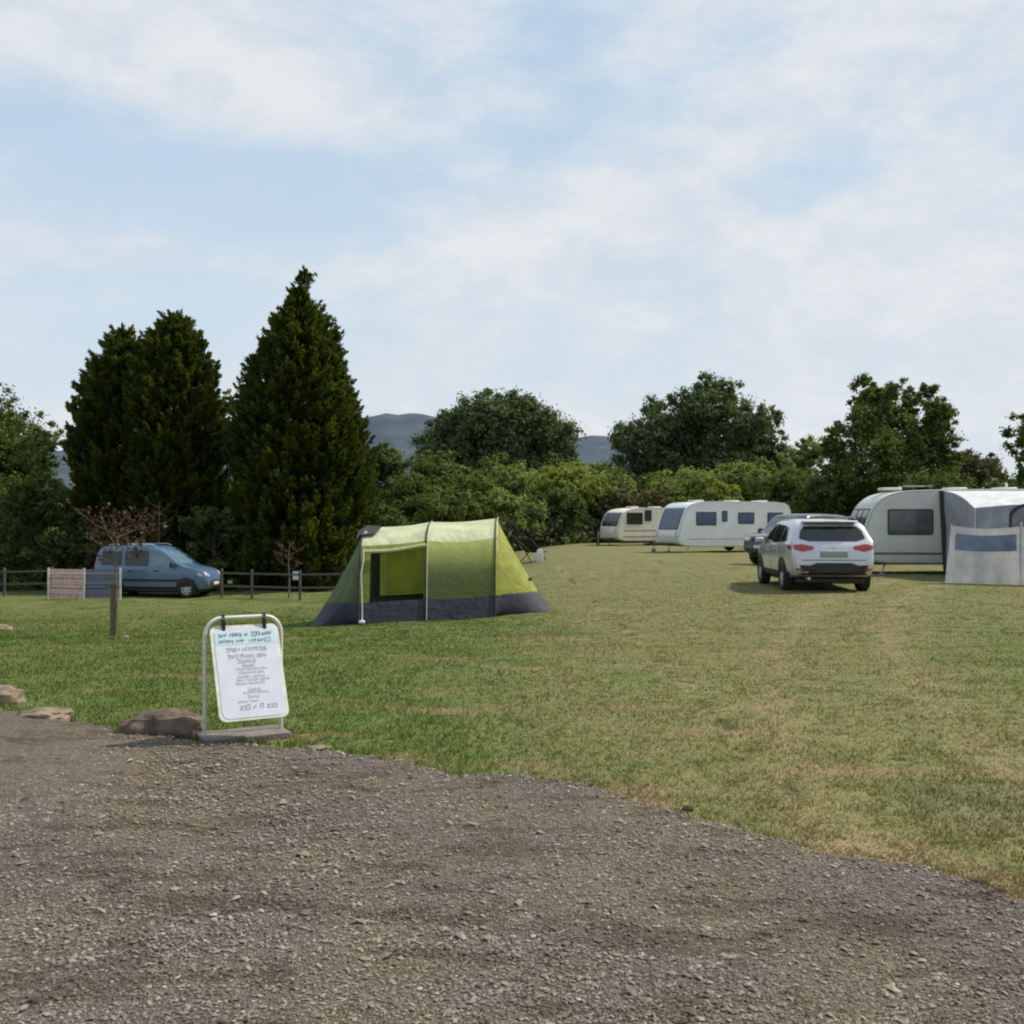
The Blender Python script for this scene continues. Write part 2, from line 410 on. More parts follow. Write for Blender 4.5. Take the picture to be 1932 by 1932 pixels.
# a white summer haze near the horizon
haze = wramp(sp.outputs[2], -.02, .50, .95, .05)
SK = 1 / .12
skt = wmix(.85, sky.outputs[0], tuple(c * SK for c in srgb(170, 204, 235)))
skh = wmix(haze, skt, tuple(c * SK for c in srgb(217, 229, 238)))
cloudc = wmix(wramp(n2, .35, .65), tuple(c * SK for c in srgb(216, 224, 232)), tuple(c * SK for c in srgb(233, 235, 237)))
skc = wmix(cl, skh, cloudc)
# below the horizon: dull ground colour for bounce light
skc = wmix(wramp(sp.outputs[2], -.03, -.005), tuple(c * SK for c in (.10, .11, .07)), skc)
bg = wn('ShaderNodeBackground'); bg.inputs[1].default_value = .12; wl(skc, bg.inputs[0])
wo = wn('ShaderNodeOutputWorld'); wl(bg.outputs[0], wo.inputs[0])
scene.view_settings.view_transform = 'Standard'; scene.view_settings.look = 'None'; scene.view_settings.exposure = 0
scene.cycles.use_denoising = True
scene.cycles.pixel_filter_type = 'BLACKMAN_HARRIS'; scene.cycles.filter_width = 2.1
scene.cycles.max_bounces = 6; scene.cycles.diffuse_bounces = 3; scene.cycles.glossy_bounces = 3; scene.cycles.transparent_max_bounces = 6
scene.cycles.caustics_reflective = False; scene.cycles.caustics_refractive = False

# ------------------------------------------------------------------ ground
def sinh_axis(lo, hi, n, k, c=0):
    t = np.linspace(-1, 1, n); v = np.sinh(t * k) / np.sinh(k)
    return np.where(v < 0, c + v * (c - lo), c + v * (hi - c))
gx = sinh_axis(-3500, 3500, 341, 8.2, 0); gy = sinh_axis(-60, 6000, 421, 8.0, 14)
gy = np.unique(np.concatenate([gy, np.linspace(3, 30, 160)])); gx = np.unique(np.concatenate([gx, np.linspace(-14, 14, 200)]))
XX, YY = np.meshgrid(gx, gy); ZZ = terr(XX, YY)
ZZ += rng.normal(0, .004, ZZ.shape) * ((YY > 4) & (YY < 40) & (abs(XX) < 14))
nx, ny = len(gx), len(gy)
ii = np.arange(nx - 1)[None, :] + nx * np.arange(ny - 1)[:, None]
q = np.stack([ii, ii + 1, ii + 1 + nx, ii + nx], -1).reshape(-1)
g = npmesh('ground', np.stack([XX, YY, ZZ], -1).reshape(-1, 3), q, 4, M['turf'], smooth=True); tag(g, kind='structure')

# gravel sheet with a ragged far edge
EDGE = [(-900, 1262), (-400, 1300), (-150, 1322), (0, 1340), (60, 1352), (130, 1364), (240, 1383), (330, 1396), (400, 1408), (530, 1408), (620, 1418), (700, 1430), (780, 1448), (830, 1462), (950, 1470), (1080, 1476),
        (1130, 1492), (1160, 1506), (1300, 1542), (1400, 1568), (1480, 1590), (1600, 1612), (1700, 1636), (1800, 1655), (1850, 1672), (1932, 1705), (2150, 1790), (2600, 1960), (3400, 2200)]
ep = np.array([[(u - CU) / FPX * (CAMH * FPX / (v - CV)), CAMH * FPX / (v - CV)] for u, v in EDGE])
def edge_y(x):
    return np.interp(x, ep[:, 0], ep[:, 1], left=ep[0, 1], right=ep[-1, 1])
def edge_n(x):
    return .03 * np.sin(x * 37.7 + 3 * np.sin(x * 5)) * np.sin(x * 2.9 + 1) + .05 * np.sin(x * 3.1 + .5) * np.sin(x * 1.3) + .035 * np.sin(x * 9.7 + 2) + .022 * np.sin(x * 23.3) + .012 * np.sin(x * 61)
ex = np.unique(np.concatenate([np.linspace(-60, -9, 60), np.linspace(-9, 7, 1100), np.linspace(7, 40, 40)])); ey = edge_y(ex) + edge_n(ex)
rows = 90; tt = np.linspace(0, 1, rows) ** 1.3
gX = np.repeat(ex[None, :], rows, 0); gY = -8 + (ey[None, :] + 8) * (1 - tt[:, None]) 
def gz(x, y): return .040 + .018 * np.sin(x * 1.1 + 1 + .5 * np.sin(y)) * np.sin(y * 2.3 + x * .9) + .010 * np.sin(x * 4.3 + y * 3.1) + .006 * np.sin(x * 7.9 - y * 6.3)
gZ = gz(gX, gY)
lip = np.clip((ey[None, :] - gY) / .14, 0, 1); gZ = gZ * lip + (1 - lip) * -.02 + np.maximum(terr(gX, gY), -.05)
ii = np.arange(len(ex) - 1)[None, :] + len(ex) * np.arange(rows - 1)[:, None]
q = np.stack([ii + len(ex), ii + 1 + len(ex), ii + 1, ii], -1).reshape(-1)
g = npmesh('gravel_track', np.stack([gX, gY, gZ], -1).reshape(-1, 3), q, 4, M['gravel'], smooth=True); tag(g, kind='structure')

# loose gravel stones: nobody could count them
def stones():
    n = 140000
    Y = 2.9 + (rng.random(n) ** 1.35) * 6.4
    Xs = (rng.random(n) - .5) * (Y * 1.25 + .6)
    lim = edge_y(Xs) + edge_n(Xs) + rng.normal(0, .05, n) + np.where(rng.random(n) < .08, rng.exponential(.14, n), 0)
    dens_ = .55 + .45 * np.sin(Xs * 2.3 + Y * 1.1) * np.sin(Y * 2.9 - Xs)
    k = (Y < lim) & (rng.random(n) < .45 + .55 * dens_); Xs, Y = Xs[k], Y[k]; n = len(Y)
    s_ = np.exp(rng.normal(math.log(.0049), .40, n)) * (0.9 + Y * .045); s_ = np.clip(s_, .003, .026)
    base = np.array([(0, 0, 1), (1, 0, 0), (.4, .95, .1), (-.8, .6, -.1), (-.8, -.6, .1), (.35, -.95, -.1), (0.1, 0, -1)], float)
    fc = np.array([(0, 1, 2), (0, 2, 3), (0, 3, 4), (0, 4, 5), (0, 5, 1), (6, 2, 1), (6, 3, 2), (6, 4, 3), (6, 5, 4), (6, 1, 5)])
    V = base[None] * (1 + rng.normal(0, .22, (n, 7, 3))); V[:, :, 2] *= rng.uniform(.35, .8, n)[:, None]; V[:, :, 0] *= rng.uniform(.8, 1.7, n)[:, None]
    a = rng.random(n) * 6.283; c, s = np.cos(a), np.sin(a)
    vx = V[:, :, 0] * c[:, None] - V[:, :, 1] * s[:, None]; vy = V[:, :, 0] * s[:, None] + V[:, :, 1] * c[:, None]
    tl = rng.normal(0, .3, n)[:, None]; vz = V[:, :, 2] + vx * tl
    P = np.stack([vx, vy, vz], -1) * s_[:, None, None]
    P[:, :, 0] += Xs[:, None]; P[:, :, 1] += Y[:, None]; lp = np.clip((edge_y(Xs) + edge_n(Xs) - Y) / .14, 0, 1); P[:, :, 2] += (gz(Xs, Y) * lp + (1 - lp) * .002 + s_ * .42)[:, None]
    F = (fc[None] + 7 * np.arange(n)[:, None, None]).reshape(-1)
    tint = np.repeat(np.clip(rng.beta(1.7, 2.0, n), 0, 1), 10); tint = np.where(np.repeat(rng.random(n) < .005, 10), 1.0, tint)
    o = npmesh('gravel', P.reshape(-1, 3), F, 3, M['stone'], tint=tint)
    tag(o, 'loose grey brown gravel stones scattered over the track', 'gravel', kind='stuff')
stones()

# mown grass blades
def blades():
    n = 520000
    Y = 4.2 + 44 * rng.random(n) ** 2.5
    Xs = (rng.random(n) - .5) * (Y * 1.2 + 2)
    k = (Y > edge_y(Xs) + edge_n(Xs) - .02 - rng.exponential(.03, n) - np.where((rng.random(n) < .5) & (np.sin(Xs * 6.1 + 1) + np.sin(Xs * 13.7) > .75), rng.exponential(.09, n), 0)); Xs, Y = Xs[k], Y[k]; n = len(Y)
    clump = np.sin(Xs * 5.1 + 2 * np.sin(Y * 3)) * np.sin(Y * 4.3 + 1.5 * np.sin(Xs * 2.2))
    h = rng.uniform(.016, .042, n) * (1 + .35 * clump) * (1.1 - .4 * S((Xs + 2.2 + .8 * clump) / 4.0))
    h = h * (1 - .75 * S((Y - 12) / 34))
    near_edge = (Y - edge_y(Xs) < .12); h = np.where(near_edge, h * 1.35, h)
    wd = rng.uniform(.0022, .004, n) * (1 + Y * .12)
    a = rng.random(n) * 6.283; la = rng.random(n) * 6.283; ln = h * rng.uniform(.1, 1.1, n)
    z0 = terr(Xs, Y) - .004
    dx, dy = np.cos(a) * wd, np.sin(a) * wd
    V = np.stack([np.stack([Xs - dx, Y - dy, z0], -1), np.stack([Xs + dx, Y + dy, z0], -1),
                  np.stack([Xs + np.cos(la) * ln, Y + np.sin(la) * ln, z0 + h], -1)], 1).reshape(-1, 3)
    o = npmesh('grass', V, np.arange(3 * n), 3, M['blade'], tint=rng.random(n))
    tag(o, 'short mown campsite grass, green turning dry and tan to the right', 'grass', kind='stuff')
blades()

# hills
def hill(prof, Y, depth, col, nm):
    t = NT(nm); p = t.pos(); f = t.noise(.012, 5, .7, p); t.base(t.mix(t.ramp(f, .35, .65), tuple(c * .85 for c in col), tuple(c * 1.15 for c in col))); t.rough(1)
    t.b.inputs['Specular IOR Level'].default_value = 0
    us = np.linspace(prof[0][0], prof[-1][0], 160); vs = np.interp(us, [a for a, b in prof], [b for a, b in prof]) + np.sin(us * .11) * .8 + np.sin(us * .37) * .5 + rng.normal(0, .35, 160)
    V = []; m = 14
    for i, (u, v) in enumerate(zip(us, vs)):
        top = Z(v, Y); x0 = X(u, Y)
        for j in range(m):
            s_ = j / (m - 1); V.append((x0 * (1 - .25 * (1 - s_)), Y - depth * (1 - s_), -30 + (top + 30) * float(S(s_)) ** .8 + rng.normal(0, 1.0)))
        V.append((x0, Y + depth, -30))
    m += 1
    F = [(i * m + j, (i + 1) * m + j, (i + 1) * m + j + 1, i * m + j + 1) for i in range(159) for j in range(m - 1)]
    tag(mobj('hill', V, F, t.m, smooth=True), kind='structure')
hill([(-900, 905), (-200, 880), (60, 858), (140, 848), (300, 840), (560, 800), (690, 790), (735, 782), (800, 784), (900, 800), (1010, 818), (1085, 823), (1155, 825), (1220, 850), (1300, 885), (1500, 930), (1900, 950), (2700, 960)], 2600, 900, (.078, .100, .128), 'hazed_wooded_hill')  # blue grey base colour has the distance haze painted in

# ------------------------------------------------------------------ foliage
def leaf_cloud(cent, rad, out, per, size, squash=.8, up=.0, tintc=None, elong=1.5):
    """leaf sized quads round clump centres. cent (N,3), rad (N,), out (N,3) outward directions"""
    N = len(cent); n = N * per
    d = rng.normal(0, 1, (n, 3)); d /= np.linalg.norm(d, axis=1)[:, None]
    r = np.minimum(np.abs(rng.normal(0, .62, n)), 1.15)
    rr = np.repeat(rad, per); C = np.repeat(cent, per, 0); O = np.repeat(out, per, 0)
    off = d * (r * rr)[:, None]; off[:, 2] *= squash
    P = C + off + O * (rr * up)[:, None]
    # leaf plane: loosely facing outwards
    nrm = d * .3 + O * .35 + np.array([0, 0, .3]) + rng.normal(0, .6, (n, 3)); nrm /= np.linalg.norm(nrm, axis=1)[:, None]
    t1 = np.cross(nrm, rng.normal(0, 1, (n, 3))); t1 /= np.linalg.norm(t1, axis=1)[:, None]; t2 = np.cross(nrm, t1)
    s = size * rng.uniform(.6, 1.35, n)
    a = t1 * (s * elong * .5)[:, None]; b = t2 * (s * .5)[:, None]
    V = np.stack([P - a, P - b * .9 + a * .1, P + a, P + b * .9 + a * .1], 1).reshape(-1, 3)
    tc_ = np.repeat(tintc if tintc is not None else rng.random(N), per)
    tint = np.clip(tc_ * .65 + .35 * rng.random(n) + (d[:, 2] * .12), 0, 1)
    return V, tint
def crown_obj(V, tint, mat, parent, name='crown'):
    return npmesh(name, V, np.arange(len(V)), 4, mat, parent, tint=tint)
def limbs(base, h, r, top, n, spread, mat, parent, r0=None, name='trunk'):
    mb = MB(); b = Vector(base)
    ax = [b + Vector((math.sin(k * 1.3) * h * .015, math.cos(k * 1.7) * h * .015, h * k / 6 - (.15 if k == 0 else 0))) for k in range(7)]
    mb.tube(ax, lambda t: r * (1.25 - .25 * min(1, t * 6)) * (1 - .8 * t) if t < .15 else r * (1 - .85 * t), 9)
    for i in range(n):
        t = .3 + .6 * i / n; p = b + Vector((0, 0, h * t)); a = i * 2.4; L = spread * random.uniform(.5, .9)
        q = p + Vector((math.cos(a) * L * .55, math.sin(a) * L * .55, L * .35)); e = p + Vector((math.cos(a) * L, math.sin(a) * L, L * .9))
        mb.tube([p, q, e], r * .38 * (1 - t * .5), 5, r * .06)
    return mb.build(name, mat, parent)
def broadleaf(name, u, vtop, Y, w_px, vbase, mat, label, cat='tree', lobes=None, nclump=420, per=34, leaf=.2, seed=1, group=None, airy=0.0, depth=.8, bark=None, kind_trunk=True, lobe_r=.30):
    """crown silhouette from lobes in units of the crown box; lobes: (x -1..1, z 0..1, r)"""
    global rng
    rng = np.random.default_rng(seed); random.seed(seed)
    x0 = X(u, Y); hw = w_px / FPX * Y / 2; zt = Z(vtop, Y); zg = T(x0, Y); zb = max(zg, Z(vbase, Y)); H = zt - zb
    root = empty(name, (x0, Y, zg), 0, label, cat, group)
    if lobes is None:
        lobes = []
        for i in range(26):
            z = rng.random(); r_ = lobe_r * rng.uniform(.6, 1.1); env = math.sqrt(max(0, 1 - (max(0, z - .35) / .65) ** 2)) * (.75 + .25 * min(1, z / .35))
            lobes.append(((rng.random() * 2 - 1) * (env - r_ * .7), min(z, 1 - r_ * .55), r_))
    cs, rs, os_, ts = [], [], [], []
    tot = sum(l[2] ** 2 for l in lobes)
    for (lx, lz, lr) in lobes:
        n = max(6, int(nclump * lr ** 2 / tot)); R_ = lr * hw * .95
        d = rng.normal(0, 1, (n, 3)); d /= np.linalg.norm(d, axis=1)[:, None]
        ly = rng.uniform(-.5, .5) * depth * hw * math.sqrt(max(.05, 1 - lx * lx))
        c = np.array([lx * hw, ly, (zb - zg) + lz * H])
        rr = R_ * (.25 + .95 * rng.random(n) ** .6); p = c + d * rr[:, None] * np.array([1, 1, min(1.15, H / (2 * hw) * 1.05 + .2)])
        cs.append(p); rs.append((np.full(n, R_ * .22) + hw * .035) * rng.uniform(.6, 1.5, n)); os_.append(d)
        ts.append(np.clip(.35 + .30 * d[:, 2] + .22 * d[:, 0] + rng.normal(0, .2, n), 0, 1))  # tree shading put into the tint: lighter on top and towards the sun
    cs = np.concatenate(cs); rs = np.concatenate(rs); os_ = np.concatenate(os_); ts = np.concatenate(ts)
    far_ = rng.random(len(cs)) < .16; cs[far_] += os_[far_] * (hw * rng.uniform(.02, .08, far_.sum()))[:, None]; rs[far_] *= .7
    cs[:, 2] = np.maximum(cs[:, 2], .1)
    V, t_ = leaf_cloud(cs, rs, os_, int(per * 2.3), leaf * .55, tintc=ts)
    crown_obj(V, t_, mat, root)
    limbs((0, 0, 0), (zt - zg) * .85, max(.06, hw * .07), 0, 10, hw * .7, bark or M['bark'], root, name='trunk' if kind_trunk else 'stem')
    return root
def conifer(u, vtop, Y, w_px, label, seed, shape, n=1500, per=46, group=None, leaf=.105, lean=0, open_top=0.0):
    global rng
    rng = np.random.default_rng(seed); random.seed(seed)
    x0 = X(u, Y); hw = w_px / FPX * Y / 2; zg = T(x0, Y); H = Z(vtop, Y) - zg
    root = empty('conifer_tree', (x0, Y, zg), 0, label, 'tree', group)
    hs = np.array([a for a, b in shape]); ws = np.array([b for a, b in shape])
    t = rng.random(n * 4); wv = np.interp(t, hs, ws); keep = rng.random(n * 4) < (wv + .12); t = t[keep][:n]; wv = np.interp(t, hs, ws); n = len(t)
    a = rng.random(n) * 6.283
    lump = 1 + .10 * np.sin(a * 3 + t * 9 + seed) + .07 * np.sin(a * 5 - t * 21)
    r = wv * hw * lump * (1 - .30 * rng.random(n) ** 2.2)
    core = rng.random(n) < .22; r = np.where(core, r * .5, r)
    r = r * (1 + np.where(rng.random(n) < .14, rng.uniform(.02, .17, n), 0))
    d = np.stack([np.cos(a), np.sin(a), np.full(n, .55)], -1); d /= np.linalg.norm(d, axis=1)[:, None]
    C = np.stack([np.cos(a) * r + lean * t * H, np.sin(a) * r, t * H * .985], -1)
    if open_top:
        k8 = 9; C[:k8] = np.stack([rng.uniform(-.05, .35, k8) , rng.uniform(-.1, .1, k8), H + rng.uniform(.22, .42, k8)], -1); t[:k8] = .9
    # sprays: an upward and outward fan of flat leaf pieces
    m = n * per; C_ = np.repeat(C, per, 0); D = np.repeat(d, per, 0); L = rng.random(m)
    sp_len = np.repeat(rng.uniform(.35, .75, n) * (.55 + .5 * np.interp(t, [0, 1], [1, .4])), per)
    side = rng.normal(0, 1, (m, 3)); side -= D * (side * D).sum(1)[:, None]; side /= np.linalg.norm(side, axis=1)[:, None]
    P = C_ + D * (L * sp_len * 1.1 - .25)[:, None] + side * ((1 - L * .85) * .33 * rng.random(m))[:, None] + np.array([0, 0, 1]) * (L ** 2 * sp_len * .35)[:, None]
    t1 = D + side * .6 + rng.normal(0, .25, (m, 3)) + np.array([0, 0, .35]); t1 /= np.linalg.norm(t1, axis=1)[:, None]
    t2 = np.cross(t1, rng.normal(0, 1, (m, 3))); t2 /= np.linalg.norm(t2, axis=1)[:, None]
    s = leaf * rng.uniform(.6, 1.4, m); A = t1 * (s * .95)[:, None]; B = t2 * (s * .38)[:, None]
    V = np.stack([P - A, P - B, P + A, P + B], 1).reshape(-1, 3)
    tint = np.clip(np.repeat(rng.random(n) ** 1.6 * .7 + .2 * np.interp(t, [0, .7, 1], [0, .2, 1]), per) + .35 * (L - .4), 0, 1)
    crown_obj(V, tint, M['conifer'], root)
    mb = MB(); mb.tube([(0, 0, -.1), (0, 0, H * .3), (lean * H * .6, 0, H * .7), (lean * H, 0, H * .985)] + ([(.12, 0, H + .35)] if open_top else []), .22, 8, .02)
    for i in range(16):
        z = H * (.08 + .055 * i); a_ = i * 2.4; L_ = float(np.interp(z / H, hs, ws)) * hw * .8
        mb.tube([(0, 0, z), (math.cos(a_) * L_ * .6, math.sin(a_) * L_ * .6, z + .1), (math.cos(a_) * L_, math.sin(a_) * L_, z + .5)], .05, 5, .012)
    mb.build('trunk', M['bark'], root)
    return root, H
SH1 = [(0, .85), (.05, .97), (.2, 1.03), (.42, .98), (.56, .88), (.68, .76), (.80, .57), (.89, .36), (.95, .18), (1, .04)]
SH2 = [(0, .9), (.06, 1.0), (.25, 1.03), (.5, 1.0), (.7, .92), (.8, .78), (.88, .58), (.95, .34), (1, .10)]
tall, Ht = conifer(566, 540, 42, 244, 'tall dark conifer with a ragged spiky top, right of the clipped pair', 11, SH1, n=3000, per=60, open_top=1)
conifer(330, 590, 43, 166, 'dark conifer with a pointed top, right one of the touching pair', 21, SH2, n=2100, per=60)
conifer(232, 622, 43.8, 170, 'dark conifer with a blunt top, left one of the touching pair', 22, SH2, n=2100, per=60)

broadleaf('tree', -22, 722, 46, 300, 1120, M['leaf_mid'], 'leafy green tree at the left edge beside the conifers', nclump=1000, lobe_r=.36, per=40, leaf=.17, seed=31)
broadleaf('tree', 80, 785, 44, 150, 1110, M['leaf_light'], 'pale green slim tree between the left edge tree and the conifer pair', nclump=420, lobe_r=.36, per=30, leaf=.15, seed=32)
broadleaf('tree', 432, 700, 49, 120, 1110, M['leaf_light'], 'pale green tree showing in the gap between the conifers', nclump=300, per=30, leaf=.16, seed=33)
broadleaf('tree', 60, 905, 41, 240, 1150, M['leaf_dark'], 'low dark tree under the left edge tree by the fence', nclump=360, per=36, leaf=.15, seed=34)
broadleaf('shrub', 405, 960, 40.5, 190, 1150, M['leaf_dark'], 'dark shrub between the conifers behind the blue van', 'shrub', nclump=300, per=36, leaf=.14, seed=35, kind_trunk=False)
broadleaf('shrub', 150, 980, 40.5, 170, 1150, M['leaf_dark'], 'dark shrub under the left conifer of the pair', 'shrub', nclump=300, per=36, leaf=.14, seed=36, kind_trunk=False)

# far trees
Lr = [(-.72, .52, .30), (-.42, .60, .30), (-.15, .72, .33), (.15, .80, .30), (.42, .72, .30), (.68, .56, .30), (.86, .36, .20), (-.9, .30, .18), (-.55, .30, .34), (0, .42, .44), (.45, .34, .40), (.1, .14, .4), (-.4, .08, .3), (.6, .1, .3), (.05, .9, .16), (-.2, .86, .15), (.3, .88, .14), (-.62, .74, .14), (.6, .74, .14)]
broadleaf('tree', 938, 747, 112, 304, 925, M['leaf_hazed'], 'broad round dark tree in front of the hill, nearest the conifers', lobes=Lr, nclump=1300, per=40, leaf=.42, seed=41)
La = [(-.8, .55, .18), (-.62, .45, .28), (-.35, .62, .26), (-.1, .76, .24), (.12, .84, .22), (.0, .6, .34), (.35, .62, .28), (.6, .52, .26), (.8, .42, .2), (.85, .22, .18), (.55, .25, .32), (.15, .3, .38), (-.3, .28, .38), (-.7, .2, .26), (.26, .9, .12), (-.86, .4, .12), (.0, .93, .12), (-.5, .76, .14), (.72, .7, .12), (.2, .1, .3), (-.4, .05, .3), (.6, .05, .26)]
broadleaf('tree', 1322, 714, 92, 340, 960, M['leaf_hazed'], 'large many-lobed tree behind the white caravans', lobes=La, nclump=1500, per=40, leaf=.34, seed=42)
Lb = [(-.28, .86, .13), (-.22, .74, .18), (.0, .66, .22), (-.45, .60, .2), (-.62, .45, .2), (.42, .80, .12), (.62, .86, .09), (.5, .66, .2), (.75, .62, .14), (.68, .45, .2), (.85, .35, .14), (.2, .5, .3), (-.3, .35, .36), (.4, .3, .34), (-.7, .22, .26), (.7, .2, .24), (0, .15, .4), (-.4, .05, .34), (.4, .05, .34), (-.78, .58, .1), (-.06, .82, .1), (-.4, .76, .1), (.3, .7, .12)]
broadleaf('tree', 1678, 688, 58, 280, 985, M['leaf_mid'], 'tall loose tree with two leafy tops behind the right caravan', lobes=Lb, nclump=2100, per=30, leaf=.22, seed=43, airy=.5)
broadleaf('tree', 1975, 765, 58, 210, 1000, M['leaf_mid'], 'green tree cut by the right edge of the view', nclump=460, per=32, leaf=.22, seed=44)
for (u, vt, Y, w_, vb, m_, lb, sd_, nm) in (
    (735, 830, 74, 110, 1030, 'leaf_dark', 'dark narrow tree just right of the tall conifer', 51, 'tree'),
    (818, 846, 72, 130, 1030, 'leaf_mid', 'light topped tree left of the round dark tree', 52, 'tree'),
    (775, 905, 69, 130, 1040, 'leaf_mid', 'mid green bush above the tent roof', 53, 'bush'),
    (885, 905, 71, 150, 1040, 'leaf_mid', 'mid green bush above the middle of the tent', 54, 'bush'),
    (980, 888, 75, 150, 1040, 'leaf_light', 'pale green bush below the round dark tree', 55, 'bush'),
    (1060, 878, 72, 130, 1040, 'leaf_yellow', 'yellow green willow bush right of the tent', 56, 'bush'),
    (1050, 930, 68, 110, 1040, 'leaf_dark', 'dark bush in front of the yellow green willow bush', 57, 'bush'),
    (1135, 905, 74, 120, 1040, 'leaf_light', 'pale bush above the front of the cream caravan', 58, 'bush'),
    (1195, 925, 71, 120, 1040, 'leaf_brown', 'brownish bush behind the cream caravan', 59, 'bush'),
    (1300, 896, 76, 150, 1040, 'leaf_light', 'pale green bush behind the front of the white caravan', 60, 'bush'),
    (1390, 882, 74, 150, 1040, 'leaf_light', 'pale green bush behind the middle of the white caravan', 61, 'bush'),
    (1480, 890, 70, 140, 1040, 'leaf_mid', 'mid green bush behind the rear of the white caravan', 62, 'bush'),
    (1530, 812, 76, 100, 1040, 'leaf_light', 'pale tree between the many-lobed tree and the two-topped tree', 63, 'tree'),
    (1560, 905, 60, 130, 1040, 'leaf_dark', 'dark bush left of the right caravan', 64, 'bush'),
    (1830, 862, 70, 170, 1020, 'leaf_brown', 'brown green tree low between the two right hand trees', 65, 'tree'),
    (1745, 900, 55, 180, 1040, 'leaf_dark', 'dark bush right behind the roof of the right caravan', 66, 'bush'),
    (1905, 905, 54, 180, 1040, 'leaf_dark', 'dark bush behind the awning', 67, 'bush'),
    (858, 858, 80, 70, 1040, 'leaf_light', 'slim pale tree rising left of the round dark tree', 82, 'tree'),
        (1100, 862, 78, 60, 1040, 'leaf_yellow', 'slim yellow green tree in the dip right of the round dark tree', 83, 'tree'),
        (1178, 885, 76, 50, 1040, 'leaf_light', 'slim pale shoot at the foot of the many-lobed tree', 84, 'tree'),
        (1440, 862, 80, 90, 1040, 'leaf_mid', 'pointed green tree in front of the right side of the many-lobed tree', 85, 'tree'),
        (1340, 908, 68, 90, 1040, 'leaf_yellow', 'yellow green bush just over the white caravan roof', 86, 'bush'),
        (930, 862, 82, 110, 1040, 'leaf_mid', 'mid green bush directly below the round dark tree', 87, 'bush'),
        (850, 930, 64, 150, 1040, 'leaf_mid', 'mid green bush close behind the tent roof', 70, 'bush'),
        (945, 935, 66, 140, 1045, 'leaf_light', 'pale bush behind the right end of the tent', 71, 'bush'),
        (1245, 905, 80, 150, 1040, 'leaf_mid', 'mid green bush between the two pale caravans', 72, 'bush'),
        (1110, 880, 85, 170, 1040, 'leaf_mid', 'taller green bush in the dip between the two round trees', 73, 'bush'),
        (700, 940, 60, 130, 1060, 'leaf_dark', 'dark bush behind the top left of the tent', 68, 'bush'),
    (650, 1000, 47, 120, 1120, 'leaf_dark', 'dark low bush at the foot of the tall conifer', 69, 'bush'),
    ):
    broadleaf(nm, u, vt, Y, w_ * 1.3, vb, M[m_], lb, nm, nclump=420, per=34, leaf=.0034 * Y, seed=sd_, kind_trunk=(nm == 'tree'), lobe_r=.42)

def woodland():
    global rng
    rng = np.random.default_rng(77); n = 2600; u = rng.uniform(-300, 2500, n); Y = rng.uniform(125, 150, n)
    top = 912 + 16 * np.sin(u * .021) + 14 * np.sin(u * .047 + 1) + 8 * np.sin(u * .11); x = (u - CU) / FPX * Y; zt = CAMH - (top - CV) / FPX * Y
    z = -1 + (zt + 1) * rng.random(n) ** .7; C = np.stack([x, Y, z], -1); d = rng.normal(0, 1, (n, 3)) + np.array([0, -.6, .4]); d /= np.linalg.norm(d, axis=1)[:, None]
    V, ti = leaf_cloud(C, rng.uniform(1.0, 1.8, n), d, 26, .55, tintc=np.clip(rng.normal(.45, .25, n), 0, 1))
    o = npmesh('distant_woodland', V, np.arange(len(V)), 4, M['leaf_hazed'], tint=ti); tag(o, 'far off belt of woodland beyond the campsite trees', 'woodland', kind='stuff')
woodland()
# clipped boundary hedge
def hedge():
    global rng
    rng = np.random.default_rng(81)
    a = Vector((X(930, 63), 63, 0)); b = Vector((X(1175, 72), 72, 0)); n = 900
    root = empty('hedge', (a.x, a.y, T(a.x, a.y)), 0, 'low grey green hedge running from the tent to the cream caravan', 'hedge')
    t = rng.random(n); h = 1.75 + .25 * np.sin(t * 17) + .12 * np.sin(t * 43)
    z = h * rng.random(n) ** .8; d = np.stack([rng.normal(0, .3, n), rng.normal(-.2, .8, n), rng.normal(.2, .5, n)], -1); d /= np.linalg.norm(d, axis=1)[:, None]
    C = np.stack([a.x + (b.x - a.x) * t - a.x, (b.y - a.y) * t + rng.uniform(-.8, .8, n), z], -1)
    V, ti = leaf_cloud(C, np.full(n, .34), d, 30, .2, tintc=np.clip(.45 * z / h + rng.normal(.2, .25, n), 0, 1)); crown_obj(V, ti, M['leaf_hedge'], root, 'foliage')
    mb = MB()
    for i in range(14): 
        p = Vector(((b.x - a.x) * i / 13, (b.y - a.y) * i / 13, -.05)); mb = MB(); mb.tube([p, p + Vector((.1, 0, 1.2))], .05, 5, .02); mb.build('stem', M['bark'], root)
hedge()

# ------------------------------------------------------------------ post and rail fence
def fence(pts, label, first=True):
    p0 = Vector(pts[0]); root = empty('post_and_rail_fence', (p0.x, p0.y, T(p0.x, p0.y)), 0, label, 'fence')
    o = Vector((p0.x, p0.y, T(p0.x, p0.y)))
    prev = None
    for (x, y) in pts:
        b = Vector((x, y, T(x, y))) - o; mb = MB(); mb.box(b.x - .04, b.x + .04, b.y - .04, b.y + .04, b.z - .1, b.z + 1.0, .01)
        mb.build('post', M['rail'], root)
        if prev is not None:
            for hz in (.42, .86):
                m2 = MB(); d = (b - prev).normalized(); nrm = Vector((d.y, -d.x, 0)) * .062
                vs = []
                for q_ in (prev - d * .02 * 0 + nrm, b + nrm):
                    for dy in (-.018, .018):
                        for dz in (-.032, .032): vs.append(q_ + Vector((nrm.x / .062 * dy, nrm.y / .062 * dy, hz + dz)))
                m2.add(vs, [(0, 1, 3, 2), (4, 6, 7, 5), (0, 4, 5, 1), (2, 3, 7, 6), (0, 2, 6, 4), (1, 5, 7, 3)])
                m2.build('rail', M['rail'], root)
        prev = b
